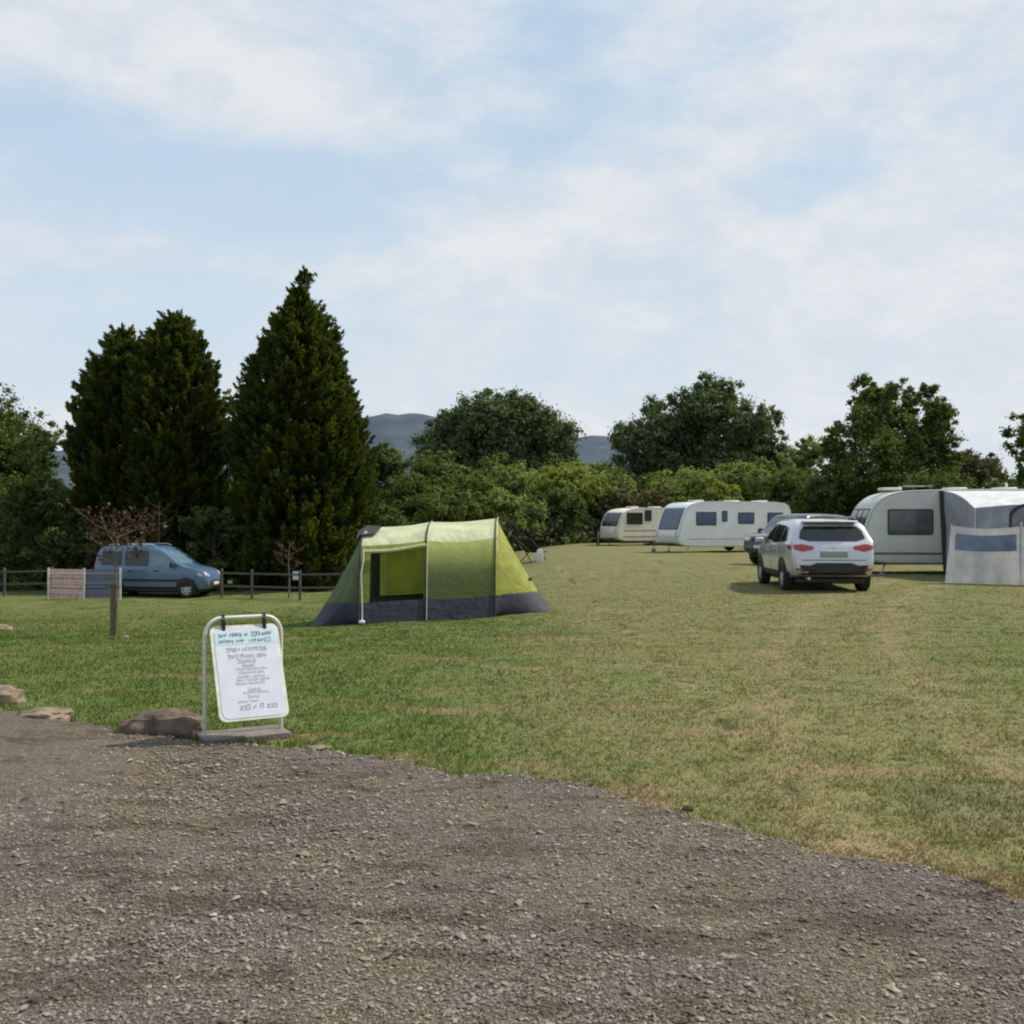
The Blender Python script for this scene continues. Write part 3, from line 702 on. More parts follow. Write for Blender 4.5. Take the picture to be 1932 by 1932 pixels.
fr = [(X(u, Y), Y) for u, Y in ((418, 36.6), (475, 36.0), (566, 35.4), (655, 34.8), (740, 34.2))]
fence(fr, 'grey post and rail fence between the blue van and the tent')
fl = [(X(u, Y), Y) for u, Y in ((-260, 38.6), (-160, 38.3), (-60, 38), (8, 37.8), (98, 37.6), (188, 37.4))]
fence(fl, 'grey post and rail fence at the left edge behind the low barrier')

# ------------------------------------------------------------------ small trees in front of the conifers
def sapling(u, vb, label, H, spread, seed, nb, stake=None, twig=.02, name='sapling', leafn=14, z0=.42):
    global rng
    rng = np.random.default_rng(seed); random.seed(seed)
    b = G(u, vb); root = empty(name, b, 0, label, 'sapling')
    mb = MB(); mb.tube([(0, 0, -.05), (.02, 0, H * .3), (-.02, .03, H * .55), (.03, 0, H * .8)], twig * 1.7, 7, twig * .6)
    tips = []
    for i in range(nb):
        z = H * (z0 + .36 * i / nb); a = i * 2.4 + random.random(); L = spread * random.uniform(.5, 1.0) 
        e = Vector((math.cos(a) * L, math.sin(a) * L * .8, z + L * random.uniform(.2, .75))); mid = Vector((e.x * .5, e.y * .5, z + (e.z - z) * .35))
        mb.tube([(0, 0, z), mid, e], twig * .45, 5, twig * .12); tips += [mid.lerp(e, k) for k in (.1, .4, .7, 1)]
        for k in range(2):
            e2 = mid + Vector((random.uniform(-.3, .3), random.uniform(-.3, .3), random.uniform(.1, .45))) * spread; mb.tube([mid, e2], twig * .3, 4, twig * .1); tips += [e2, mid.lerp(e2, .6)]
    mb.build('trunk', M['bark_pale'], root)
    C = np.array([tuple(p) for p in tips]); d = rng.normal(0, 1, C.shape); d /= np.linalg.norm(d, axis=1)[:, None]
    V, ti = leaf_cloud(C, np.full(len(C), spread * .15), d, leafn, .042, tintc=rng.random(len(C)))
    crown_obj(V, ti, M['leaf_red'], root)
    return root, b
sp1, b1 = sapling(218, 1200, 'thin young tree with sparse reddish leaves tied to a stake on the lawn', 2.0, .85, 91, 12, leafn=8, twig=.015, z0=.56)
st = MB(); st.tube([(-.055, .04, -.1), (-.055, .04, .5), (-.05, .04, .86)], .055, 8, .05)
k_ = st.build('wooden_stake', M['stake'], loc=b1); tag(k_, 'thick short weathered stake supporting the reddish young tree', 'stake')
mb = MB(); mb.tube([(.0, -.06, .80), (.045, -.02, .80), (.045, .05, .80), (-.02, .1, .80), (-.11, .09, .80), (-.115, -.01, .80), (-.06, -.03, .80), (0, -.06, .80)], .008, 5); mb.build('tie', M['black'], sp1)
blob('stone', G(236, 1203) , (.06, .05, .03), M['rock'], seed=5, label='small pale stone at the foot of the staked young tree', cat='stone')
sp2, b2 = sapling(545, 1128, 'thin reddish sapling with a white tag behind the fence rails', 2.3, .6, 92, 8, leafn=6, twig=.02)
mb = MB(); mb.box(.16, .40, -.14, -.12, .62, .92, .008); mb.build('tag', M['sign_white'], sp2)
mb = MB(); mb.tube([(.0, -.03, .80), (.16, -.13, .82)], .008, 4); mb.build('cord', M['black'], sp2)
sapling(300, 1118, 'thin bare sapling with pale twigs rising behind the blue van roof', 4.2, .8, 94, 10, leafn=5, twig=.02)[0]

# ------------------------------------------------------------------ rocks along the track
def rock(u, v, dims, seed, label, mat='rock', name='rock', flat=.35, rz=0, rough=.28, dz=0):
    p = G(u, v); p.z -= .01 + dz; o = blob(name, p, dims, M[mat], seed=seed, rough=rough, label=label, cat=name, flat=flat, sub=4 if dims[0] > .12 else 3); o.rotation_euler.z = rz; return o
rock(310, 1388, (.30, .20, .155), 3, 'large brown boulder left of the swinging sign', rz=.1, mat='rock_dark', flat=.3, rough=.42)
rock(84, 1358, (.215, .14, .075), 4, 'flat tan rock on the track edge, second from the left', rz=-.1, flat=.4)
rock(10, 1326, (.15, .13, .105), 6, 'rounded pale rock at the left edge of the view', flat=.4)
rock(600, 1414, (.10, .06, .03), 7, 'small flat reddish stone on the track edge right of the sign')
rock(355, 1384, (.13, .10, .09), 8, 'small reddish rock between the boulder and the sign frame')
rock(0, 1190, (.20, .14, .09), 12, 'sandy rock far out on the lawn at the left edge')
rock(1296, 1533, (.035, .03, .026), 9, 'black lump of earth on the track edge in the middle', 'clod', 'clod')
rock(1848, 1672, (.045, .03, .026), 10, 'dark lump of earth at the right end of the track edge', 'clod', 'clod')
rock(1884, 1690, (.04, .03, .022), 13, 'dark lump of earth nearest the right edge of the view', 'clod', 'clod')
rock(982, 1490, (.03, .025, .02), 14, 'small black stone lying on the gravel near the grass', 'clod', 'stone')
rock(1690, 1665, (.055, .022, .018), 15, 'long pale stone on the gravel at the right, farther one', 'rock', 'stone', rz=-.3)
rock(1630, 1690, (.055, .03, .02), 16, 'rough brown stone on the gravel at the right, nearer one', 'rock', 'stone')

# ------------------------------------------------------------------ swinging sign
def sign():
    L = G(385, 1392); Rr = G(527, 1402); L = Vector((X(386, 7.95), 7.95, .03)); Rr = Vector((X(530, 8.24), 8.24, .03))
    c = (L + Rr) / 2; W = (Rr - L).length; yaw = math.atan2(Rr.y - L.y, Rr.x - L.x)
    root = empty('swing_sign', c, yaw, 'white swinging notice sign in a tube frame at the edge of the gravel', 'sign')
    H = Z(1165, 8.05) - .03; h = W / 2; r = .13
    pts = [(-h, 0, 0), (-h, 0, .4), (-h, 0, H - r)] + [(-h + r - r * math.cos(a), 0, H - r + r * math.sin(a)) for a in [R(k) for k in (15, 30, 45, 60, 75, 90)]]
    pts += [(-x, 0, z) for (x, y, z) in reversed(pts)]
    mb = MB(); mb.tube(pts, .0145, 12); mb.build('frame', M['white_tube'], root)
    mb = MB(); mb.box(-h - .03, h + .03, -.17, .17, -.03, .028, .008); mb.build('base', M['slab'], root)
    # panel hangs from the top bar and swings back
    sw = R(25); top = H - .062; PL = .74; pw = h - .032
    ax, dn = Vector((1, 0, 0)), Vector((0, -math.sin(sw), -math.cos(sw))); nf = Vector((0, -math.cos(sw), math.sin(sw)))
    O = Vector((0, -.004, top))
    def pt(x, d, n=0): return O + ax * x + dn * d + nf * n
    rc = .055; out = []
    for (cx, cy, a0) in ((pw - rc, rc, 270), (pw - rc, PL - rc, 0), (-pw + rc, PL - rc, 90), (-pw + rc, rc, 180)):
        for k in range(7): a = R(a0 + 15 * k); out.append((cx + rc * math.cos(a), cy + rc * math.sin(a)))
    def slab(outl, n0, n1, nm, mat, par):
        m = len(outl); vs = [pt(x, y, n0) for x, y in outl] + [pt(x, y, n1) for x, y in outl]
        fs = [tuple(range(m)), tuple(range(2 * m - 1, m - 1, -1))] + [(i, i + m, (i + 1) % m + m, (i + 1) % m) for i in range(m)]
        return mobj(nm, vs, fs, mat, par, 30)
    panel = slab(out, -.006, .006, 'panel', M['white_tube'], root)
    inn = [(x * .90, PL / 2 + (y - PL / 2) * .945) for x, y in out]
    poster = slab(inn, .0065, .009, 'poster', M['sign_white'], panel)
    slab([(-pw * .87, .055), (pw * .87, .055), (pw * .87, .155), (-pw * .87, .155)][::1], .0095, .0105, 'header_band', M['sign_band'], panel)
    rnd = random.Random(5)
    def stroke(mb, x0, y0, x1, y1, t):
        a, b = pt(x0, y0, .0125), pt(x1, y1, .0125); d = (b - a).normalized(); s = nf.cross(d) * t / 2
        mb.add([a - s, a + s, b + s, b - s], [(0, 1, 2, 3)])
    def word(mb, x, y, h_, nch, t, dy=0):
        w_ = h_ * .62
        for k in range(nch):
            cx = x + k * w_ * 1.25; g_ = rnd.randrange(6); hh = h_ * rnd.choice((1, 1, .72, .72, 1))
            y1 = y + h_; y0 = y1 - hh
            if g_ in (0, 1, 3): stroke(mb, cx, y0, cx, y1, t)
            if g_ in (0, 2, 4): stroke(mb, cx, y0, cx + w_, y0 + .0005, t)
            if g_ in (1, 2, 5): stroke(mb, cx, (y0 + y1) / 2, cx + w_, (y0 + y1) / 2 + .0005, t)
            if g_ in (0, 3, 4): stroke(mb, cx + w_, y0, cx + w_, y1, t)
            if g_ in (2, 4): stroke(mb, cx, y1, cx + w_, y1 - .0005, t)
            if g_ in (5, 1): stroke(mb, cx, y1, cx + w_, y0, t)
        return nch * w_ * 1.25
    def line(mat, y, h_, words, t=None, cx=0.0):
        mb = MB(); t = t or h_ * .2; tw = sum(n * h_ * .775 for n in words) + (len(words) - 1) * h_ * .7; x = cx - tw / 2
        for n in words: x += word(mb, x, y, h_, n, t) + h_ * .7
        mb.build('text_line', mat, poster, False)
    T_, g_ = M['ink_teal'], M['ink_grey']
    line(T_, .062, .030, [3, 4, 1, 7], .0075); line(T_, .114, .026, [6, 3], .005, -.11); line(T_, .112, .030, [7], .006, .11)
    line(g_, .172, .034, [4, 7], .006)
    for y, hh, ws, cx in ((.232, .026, [4, 5, 4], .0), (.272, .026, [7], -.01), (.312, .022, [5], 0), (.340, .014, [6, 9, 5], .02), (.366, .018, [9, 4], .02), (.398, .016, [8, 8], .01), (.424, .016, [6, 7, 6], .02), (.452, .016, [7, 10], .0),
                         (.500, .020, [6], .02), (.524, .014, [9, 8], .03), (.552, .020, [6], .01), (.590, .015, [7, 6], -.03)):
        line(g_, y, hh, ws, None, cx)
    line(g_, .622, .034, [3, 1, 1, 3], .006, .04)
    for s_ in (-1, 1):
        mb = MB(); x = s_ * pw * .60
        mb.tube([(x, -.022, H), (x, -.025, H + .018), (x, .012, H + .022), (x, .024, H), (x, .012, H - .03), (x, -.008, top - .02)], .008, 7)
        mb.box(x - .014, x + .014, -.03, .01, top - .05, top + .05, .004); mb.build('hanger', M['black'], root)
sign()

# ------------------------------------------------------------------ tent
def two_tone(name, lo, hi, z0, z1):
    """wall cloth: lower colour blends into the upper colour with height"""
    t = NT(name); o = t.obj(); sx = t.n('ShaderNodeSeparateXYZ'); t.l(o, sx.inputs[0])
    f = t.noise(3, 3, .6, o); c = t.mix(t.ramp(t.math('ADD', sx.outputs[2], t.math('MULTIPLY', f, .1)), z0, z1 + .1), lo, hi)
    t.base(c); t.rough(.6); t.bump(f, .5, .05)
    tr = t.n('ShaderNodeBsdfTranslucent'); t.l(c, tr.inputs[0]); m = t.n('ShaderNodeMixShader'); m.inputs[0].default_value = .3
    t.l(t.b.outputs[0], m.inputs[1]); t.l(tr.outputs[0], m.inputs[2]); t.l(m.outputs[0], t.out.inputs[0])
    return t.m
def tent():
    A = G(676, 1179); C = G(934, 1164); Bf = .475
    org = Vector((A.x, A.y, T(A.x, A.y)))
    root = empty('tunnel_tent', org, 0, 'green tunnel tent with dark grey skirt and pale roof pitched on the lawn', 'tent')
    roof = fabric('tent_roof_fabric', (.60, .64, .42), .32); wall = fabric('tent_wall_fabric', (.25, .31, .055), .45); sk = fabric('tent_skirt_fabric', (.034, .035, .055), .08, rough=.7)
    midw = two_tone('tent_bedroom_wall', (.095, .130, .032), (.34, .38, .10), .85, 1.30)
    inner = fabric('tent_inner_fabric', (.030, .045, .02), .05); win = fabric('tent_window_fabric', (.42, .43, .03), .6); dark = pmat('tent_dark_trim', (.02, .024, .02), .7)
    piping = pmat('tent_pale_piping', (.62, .66, .52), .5); rope = pmat('tent_rope', (.20, .24, .10), .8); endf = fabric('tent_end_fabric', (.48, .52, .11), .55)
    half = chaikin([(0, 0), (.03, .35), (.10, .9), (.24, 1.42), (.55, 1.72), (1.4, 1.86)], 3)
    prof = half + [(2.8 - d, h) for d, h in reversed(half[:-1])]
    D = 2.8
    dirv = (C - A); dirv.z = 0
    hA, hC = (Z(990, A.y + 1.4) - T(A.x, A.y)) / 1.86, (Z(976, C.y + 1.4) - T(C.x, C.y)) / 1.86
    def P(s, d, h, offx=0.0):
        hs = hA + (hC - hA) * (s / Bf) if s < Bf else hC
        hs *= 1 - .018 * math.sin(math.pi * ((s / Bf) if s < Bf else (s - Bf) / (1 - Bf))) if 0 <= s <= 1 and h > .3 else 1
        x = A.x + dirv.x * s + offx; y = A.y + dirv.y * s + d
        return Vector((x, y, T(x, y) + h * hs)) - org
    def band(s0, s1, h0, h1, nm, mat, front_only=False, n=18, off=0.0):
        pr = [(d, h) for d, h in prof if h0 - 1e-6 <= h <= h1 + 1e-6]
        fr_ = [q for q in prof if q[0] <= 1.4]
        def at(h): # front profile at exactly height h
            for a, b in zip(fr_, fr_[1:]):
                if a[1] <= h <= b[1]: t = (h - a[1]) / max(1e-9, b[1] - a[1]); return (a[0] + (b[0] - a[0]) * t, h)
            return fr_[-1]
        f = [at(h0)] + [q for q in fr_ if h0 < q[1] < h1] + [at(h1)]
        bsets = [f]
        if not front_only: bsets = [f, [(D - d, h) for d, h in f]]
        for f_ in bsets:
            mb = MB()
            m = len(f_); vs = [P(s0 + (s1 - s0) * i / n, d - off, h) for i in range(n + 1) for d, h in f_]
            mb.add(vs, [(i * m + j, (i + 1) * m + j, (i + 1) * m + j + 1, i * m + j + 1) for i in range(n) for j in range(m - 1)])
            mb.build(nm, mat, root, 60)
    o1, o2 = .075, Bf - .012           # opening of the left bay
    # side walls
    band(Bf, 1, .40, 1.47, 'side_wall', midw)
    band(0, o1, .40, 1.47, 'side_wall', wall, True, 3); band(o2, Bf, .40, 1.47, 'side_wall', wall, True, 2); band(o1, o2, 1.36, 1.47, 'side_wall', wall, True, 10)
    # far wall of the left bay
    m_ = [(D - d, h) for d, h in half if .4 <= h <= 1.5]; vs = [P(Bf * i / 8, d, h) for i in range(9) for d, h in m_]; k = len(m_)
    mobj('side_wall', vs, [(i * k + j, (i + 1) * k + j, (i + 1) * k + j + 1, i * k + j + 1) for i in range(8) for j in range(k - 1)], wall, root, 60)
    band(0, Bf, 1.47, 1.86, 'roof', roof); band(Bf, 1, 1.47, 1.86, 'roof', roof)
    band(0, 1, 0, .40, 'skirt', sk, n=30)
    # eaves of the left bay: a rolled pale edge dropping down at the left
    mb = MB(); mb.tube([P(s, .13, 1.37 - .02 * math.sin(s * 9)) for s in np.linspace(.02, Bf, 12)], .035, 8); mb.build('rolled_door', fabric('rolled_fabric', (.42, .47, .24), .2), root)
    # inner room wall, seen through the opening
    def quad(s0, s1, h0, h1, d, nm, mat, par, n=6):
        vs = [P(s0 + (s1 - s0) * i / n, d + .05 * h, h0 + (h1 - h0) * j / n) for i in range(n + 1) for j in range(n + 1) for h in [h0 + (h1 - h0) * j / n]]
        return mobj(nm, vs, [(i * (n + 1) + j, (i + 1) * (n + 1) + j, (i + 1) * (n + 1) + j + 1, i * (n + 1) + j + 1) for i in range(n) for j in range(n)], mat, par, 60)
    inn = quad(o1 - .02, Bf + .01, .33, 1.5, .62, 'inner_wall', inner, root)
    dp = quad(.135, Bf - .004, .50, 1.42, .30, 'door_panel', fabric('door_fabric', (.36, .40, .06), .5), root)
    quad(.20, Bf - .075, .56, 1.30, .275, 'window', win, dp)
    # end slopes
    def end(s, w_out, fw, nm_w, nm_s, mat, front_shift=0.0, pk=1.86, sgn=1):
        n = 26; full = chaikin(prof, 1); m = len(full); V = []
        # arc length parameter
        L = [0]
        for a, b in zip(full, full[1:]): L.append(L[-1] + math.hypot(b[0] - a[0], b[1] - a[1]))
        for i in range(m):
            t = L[i] / L[-1]; d, h = full[i]; hp = min(h, pk)
            ex_ = sgn * w_out * (1 - abs(2 * t - 1) ** 4.5) ; fy = front_shift * (1 - t) ** 2 * (1 - (1 - min(1, t / .12)) ** 1)
            gd = t * D * .86 + .07 * D
            top = P(s, d, hp); x = A.x + dirv.x * s + ex_; y = A.y + dirv.y * s + gd + fy
            if t < .001: y = A.y + dirv.y * s
            gp = Vector((x, y, T(x, y))) - org
            for j in range(n + 1):
                k = j / n; sag = -.05 * math.sin(math.pi * k) * (1 - abs(2 * t - 1)); q = top.lerp(gp, k); q.x += sgn * sag; V.append(q)
        fw_, fs_ = [], []
        for i in range(m - 1):
            for j in range(n):
                f = (i * (n + 1) + j, (i + 1) * (n + 1) + j, (i + 1) * (n + 1) + j + 1, i * (n + 1) + j + 1)
                zz = sum((V[k].z + org.z) - T(V[k].x + org.x, V[k].y + org.y) for k in f) / 4
                (fs_ if zz < .40 else fw_).append(f)
        mobj(nm_w, V, fw_, mat, root, 60); mobj(nm_s, V, fs_, sk, root, 60)
        return V, n, m
    VR, n, m = end(1, 1.10, 0, 'end_wall', 'end_skirt', endf, 0.0)
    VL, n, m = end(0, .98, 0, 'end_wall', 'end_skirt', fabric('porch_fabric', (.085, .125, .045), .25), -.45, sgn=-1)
    # poles in sleeves
    for s, r_, mt in ((0, .018, sk), (Bf, .013, dark), (1, .011, dark)):
        mb = MB(); mb.tube([P(s, d - (.012 if d < 1.4 else -.012), h + .012) for d, h in prof], r_, 6); mb.build('pole_sleeve', mt, root)
    mb = MB(); mb.tube([P(Bf + .012, d - .02, h + .016) for d, h in prof if d < 1.4], .006, 5); mb.build('piping', piping, root)
    mb = MB(); mb.tube([P(1.014, d - .02, h + .016) for d, h in prof if d < 1.4 and h > 1.1], .007, 5); mb.build('piping', piping, root)
    mb = MB(); mb.tube([P(0.03, -.05, .05), P(.028, -.04, .55), P(.02, -.01, .95), P(.035, .02, 1.2), P(.03, .12, 1.40)], .011, 6); mb.build('door_strap', piping, root)
    mb = MB(); mb.box(-.05, .05, -.05, .05, 0, .05, .01); o = mb.build('strap_buckle', pmat('buckle', (.7, .7, .7), .5), root); o.location = P(.03, -.09, .03)
    # hooded vent at the top of the left arch
    mb = MB(); mb.add([P(-.01, .42, 1.68), P(.10, .46, 1.70), P(.13, .8, 1.84), P(-.0, 1.2, 1.89), P(-.05, .85, 1.78), P(-.04, .46, 1.60)], [(0, 1, 2, 5), (5, 2, 3, 4)]); mb.build('vent_hood', dark, root)
    # guy lines
    for a, e in (((1, .3, 1.5), G(1100, 1160)), ((1, 1.2, 1.8), G(1098, 1128)), ((1, .15, .9), G(1075, 1165)), ((0, .3, 1.45), G(545, 1168)), ((0, .15, .9), G(556, 1185))):
        mb = MB(); mb.tube([P(*a), e - org], .0035, 4); mb.build('guy_line', rope, root)
    mb = MB(); p = P(1, 1.1, 1.0); mb.box(-.03, .03, -.01, .01, -.03, .03, .004); o = mb.build('toggle', dark, root); 
    k = VR[int(m * .36) * (n + 1) + int(n * .62)]; o.location = k + Vector((.03, -.03, .01))
tent()

# camp chair and white bag beyond the tent
cp = G(1002, 1061)
root = empty('camp_chair', cp, R(62), 'black folding camp chair tipped back behind the right end of the tent', 'chair')
root.scale = (1.55, 1.3, 1.5)
mb = MB(); mb.add([(-.45, -.28, .70), (-.45, .28, .70), (.1, .28, .30), (.1, -.28, .30), (-.43, -.28, .73), (-.43, .28, .73), (.1, .28, .34), (.1, -.28, .34)], [(0, 1, 2, 3), (7, 6, 5, 4), (0, 3, 7, 4), (1, 5, 6, 2), (0, 4, 5, 1), (2, 6, 7, 3)]); mb.build('backrest', M['black'], root)
mb = MB(); mb.box(.08, .55, -.28, .28, .28, .33, .01); mb.build('seat', M['black'], root)
for a, b in (((-.2, -.3, 0), (.5, -.3, .35)), ((.5, -.3, 0), (-.1, -.3, .5)), ((-.2, .3, 0), (.5, .3, .35)), ((.5, .3, 0), (-.1, .3, .5))):
    mb = MB(); mb.tube([a, b], .016, 6); mb.build('leg', M['black'], root)
bg_ = blob('carrier_bag', cp + Vector((.34, -.7, .02)), (.17, .15, .36), pmat('white_plastic_bag', (.7, .7, .7), .5, .3, 8), seed=3, rough=.4, flat=.6, label='white bag standing against the black camp chair by the tent', cat='bag')

# ------------------------------------------------------------------ caravans
wheel_mat = M['rubber']; rim_mat = pmat('grey_rim', (.45, .46, .47), .4, .15, 10, metal=.3)
def wheel(parent, c, r, w_, side, spokes=5, name='wheel'):
    """side = +1/-1: which way along local y the wheel faces outwards"""
    mb = MB(); prof = chaikin([(r * .62, -w_ / 2), (r * .9, -w_ / 2), (r, -w_ * .36), (r, w_ * .36), (r * .9, w_ / 2), (r * .62, w_ / 2), (r * .62, -w_ / 2)], 1)
    mb.lathe(prof, (0, 0, 0)); wo_ = mb.build(name, wheel_mat, parent); wo_.location = c
    mb = MB(); y = side * w_ * .38
    mb.lathe([(r * .66, y), (r * .58, y), (r * .52, y - side * .03)], (0, 0, 0))
    for k in range(spokes):
        a = 2 * math.pi * k / spokes + .3; d = Vector((math.cos(a), 0, math.sin(a))); s = Vector((-math.sin(a), 0, math.cos(a)))
        p = [d * r * .1 + s * r * .09, d * r * .58 + s * r * .11, d * r * .58 - s * r * .11, d * r * .1 - s * r * .09]
        mb.add([q + Vector((0, y - side * .004, 0)) for q in p] + [q + Vector((0, y - side * .03, 0)) for q in p], [(0, 1, 2, 3), (7, 6, 5, 4), (0, 4, 5, 1), (2, 6, 7, 3)])
    mb.lathe([(0.001, y + side * .006), (r * .14, y + side * .004), (r * .17, y - side * .02)], (0, 0, 0)); mb.build('rim', rim_mat, wo_)
    mb = MB(); mb.lathe([(.001, y - side * .045), (r * .6, y - side * .045)], (0, 0, 0)); mb.build('brake_disc', M['black'], wo_)
    return wo_
def rrect(x0, x1, z0, z1, r, skew=0.0):
    out = []
    for (cx, cz, a0) in ((x1 - r, z1 - r, 0), (x0 + r, z1 - r, 90), (x0 + r, z0 + r, 180), (x1 - r, z0 + r, 270)):
        for k in range(5): a = R(a0 + 22.5 * k); x, z = cx + r * math.cos(a), cz + r * math.sin(a); out.append((x + skew * (z - z0), z))
    return out
def caravan(loc, yaw, label, outline, W, white, windows, front_win, stripes, hatches, side=1, wheel_x=-.3, dirt=True, glass=None, locker=True, front_panes=1):
    """x forward (hitch), y: the side seen is side*W/2; outline = closed (x, z) list of the side, front at +x"""
    root = empty('touring_caravan', loc, yaw, label, 'caravan')
    glass = glass or glassmat('caravan_window_glass', (.03, .035, .04)); alu = pmat('aluminium_trim', (.35, .36, .37), .5, .1); dark = M['black']
    ol = chaikin(outline, 3, True); m = len(ol); h = W / 2; b = .05
    cx = sum(p[0] for p in ol) / m; cz = sum(p[1] for p in ol) / m
    def sc(p, k): return (cx + (p[0] - cx) * (1 - k), cz + (p[1] - cz) * (1 - k * 1.8))
    rings = [(-h, .030), (-h + b * .3, .012), (-h + b, 0), (h - b, 0), (h - b * .3, .012), (h, .030)]
    vs = [(sc(p, k)[0], y, sc(p, k)[1]) for y, k in rings for p in ol]; fs = []
    for r_ in range(5):
        for i in range(m): j = (i + 1) % m; fs.append((r_ * m + i, r_ * m + j, r_ * m + m + j, r_ * m + m + i))
    fs += [tuple(range(m)), tuple(range(6 * m - 1, 5 * m - 1, -1))]
    body = mobj('body', vs, fs, white, root, 40)
    Y0 = side * h
    def plate(ol2, nm, mat, t0=.002, t1=.02, par=root):
        k = len(ol2); v = [(x, Y0 + side * t0, z) for x, z in ol2] + [(x, Y0 + side * t1, z) for x, z in ol2]
        return mobj(nm, v, [tuple(range(k)), tuple(range(2 * k - 1, k - 1, -1))] + [(i, i + k, (i + 1) % k + k, (i + 1) % k) for i in range(k)], mat, par, 30)
    for (x0, x1, z0, z1) in windows:
        f = plate(rrect(x0, x1, z0, z1, .06), 'window', dark, .002, .022); plate(rrect(x0 + .035, x1 - .035, z0 + .035, z1 - .035, .045), 'pane', glass, .024, .03, f)
        if x1 - x0 > .7: plate([(x0 + .05, z0 + .10), (x0 + .05, z0 + .085), (x1 - .05, z0 + .085), (x1 - .05, z0 + .10)], 'window_bar', dark, .032, .036, f)
    for (x0, x1, z0, z1, col) in stripes:
        plate([(x0, z0), (x1, z0), (x1, z1), (x0, z1)], 'stripe', col, .001, .006)
    # front pane(s) on the sloping nose
    def front_x(z):
        xs = [p[0] + (q_[0] - p[0]) * (z - p[1]) / (q_[1] - p[1]) for p, q_ in zip(ol, ol[1:] + ol[:1]) if abs(q_[1] - p[1]) > 1e-6 and min(p[1], q_[1]) <= z <= max(p[1], q_[1])]
        return max(xs) if xs else max(p[0] for p in ol)
    z0, z1 = front_win; n = 8
    def fpane(y0, y1, z0, z1, off, nm, mat, par):
        V = [(front_x(z0 + (z1 - z0) * j / n) + off, y0 + (y1 - y0) * i / n, z0 + (z1 - z0) * j / n) for i in range(n + 1) for j in range(n + 1)]
        return mobj(nm, V, [(i * (n + 1) + j, (i + 1) * (n + 1) + j, (i + 1) * (n + 1) + j + 1, i * (n + 1) + j + 1) for i in range(n) for j in range(n)], mat, par, True)
    wy = W * .86; k = front_panes; cw = wy / k
    for i in range(k):
        y0 = -wy / 2 + i * cw + .02; fr_ = fpane(y0, y0 + cw - .04, z0, z1, .012, 'window', dark, root); fpane(y0 + .04, y0 + cw - .08, z0 + .04, z1 - .04, .02, 'pane', glass, fr_)
    xs = max(p[0] for p in ol); xr = min(p[0] for p in ol)
    zt = max(p[1] for p in ol)
    for hx in hatches:
        mb = MB(); mb.box(hx - .28, hx + .28, -.3, .3, zt - .02, zt + .07, .02); mb.build('roof_hatch', pmat('hatch_plastic', (.6, .58, .53), .5, .15), root)
    # awning rail, skirt trim, grab handles
    mb = MB(); top = [(x, z) for x, z in ol if z > .75]; 
    i0 = max(range(m), key=lambda i: -abs(ol[i][1] - .7) + (5 if ol[i][0] > cx else 0)); seq = []
    for s_ in range(m):
        p = ol[(i0 + s_) % m]
        if p[1] < .68 and s_ > 3: break
        seq.append(sc(p, .012))
    if len(seq) > 3: mb.tube([(x, Y0 - side * .006, z) for x, z in seq], .016, 5); mb.build('awning_rail', alu, root)
    # chassis, hitch, wheels
    mb = MB(); mb.box(xr + .15, xs - .25, -h + .12, h - .12, .30, .44, .02); mb.build('chassis', dark, root)
    for s_ in (-1, 1):
        mb = MB(); mb.tube([(wheel_x, s_ * (h - .13), .32), (wheel_x, s_ * (h - .2), .32)], .05, 6); mb.build('axle_end', dark, root)
        wheel(root, (wheel_x, s_ * (h - .065), .31), .31, .18, s_, 6)
    arch = [(wheel_x + .42 * math.cos(R(a)), .31 + .42 * math.sin(R(a))) for a in range(0, 181, 15)]
    plate(arch + [(wheel_x - .42, .30)], 'wheel_arch', dark, .0015, .004)
    mb = MB()
    for s_ in (-1, 1): mb.tube([(xs - .5, s_ * .75, .40), (xs + .95, s_ * .04, .42)], .035, 6)
    mb.tube([(xs + .9, 0, .42), (xs + 1.2, 0, .44)], .05, 8); mb.build('hitch', dark, root)
    mb = MB(); mb.tube([(xs + .75, .1, .12), (xs + .75, .1, .85)], .028, 6); mb.build('jockey_post', alu, root)
    w2 = wheel(root, (xs + .75, .1, .10), .10, .07, side, 4, 'jockey_wheel')
    for sx in (xs - .7, xr + .45):
        for s_ in (-1, 1):
            mb = MB(); mb.tube([(sx, s_ * (h - .25), .36), (sx + .12, s_ * (h - .25), .03)], .025, 6); mb.box(sx + .05, sx + .19, s_ * (h - .25) - .07, s_ * (h - .25) + .07, 0, .04); mb.build('corner_steady', alu, root)
    for s_ in (-1, 1):
        mb = MB(); z = .86; x = front_x(z); mb.tube([(x - .02, s_ * h * .82, z - .14), (x + .05, s_ * h * .82, z - .1), (x + .05, s_ * h * .82, z + .1), (x - .02, s_ * h * .82, z + .14)], .014, 6); mb.build('grab_handle', dark, root)
    return root
PI = math.pi
white_a = pmat('white_caravan_paint', (.68, .70, .72), .35, .05, 2, dirt=((.35, .36, .30), .3, .9, .35), coat=.3)
cream_b = pmat('cream_caravan_paint', (.66, .63, .53), .4, .06, 2, dirt=((.33, .31, .22), .3, .9, .35))
grey_c = pmat('offwhite_caravan_paint', (.52, .54, .50), .45, .08, 2, dirt=((.25, .27, .2), .3, 1.1, .5))
blue_glass = glassmat('blue_tinted_window', (.02, .05, .11)); green_glass = glassmat('green_tinted_window', (.02, .035, .03)); brown_glass = glassmat('brown_tinted_window', (.03, .028, .024))
band_grey = pmat('grey_band', (.10, .11, .13), .6); band_pink = pmat('faded_red_band', (.32, .16, .13), .6); band_blue = pmat('pale_blue_band', (.30, .36, .45), .6)
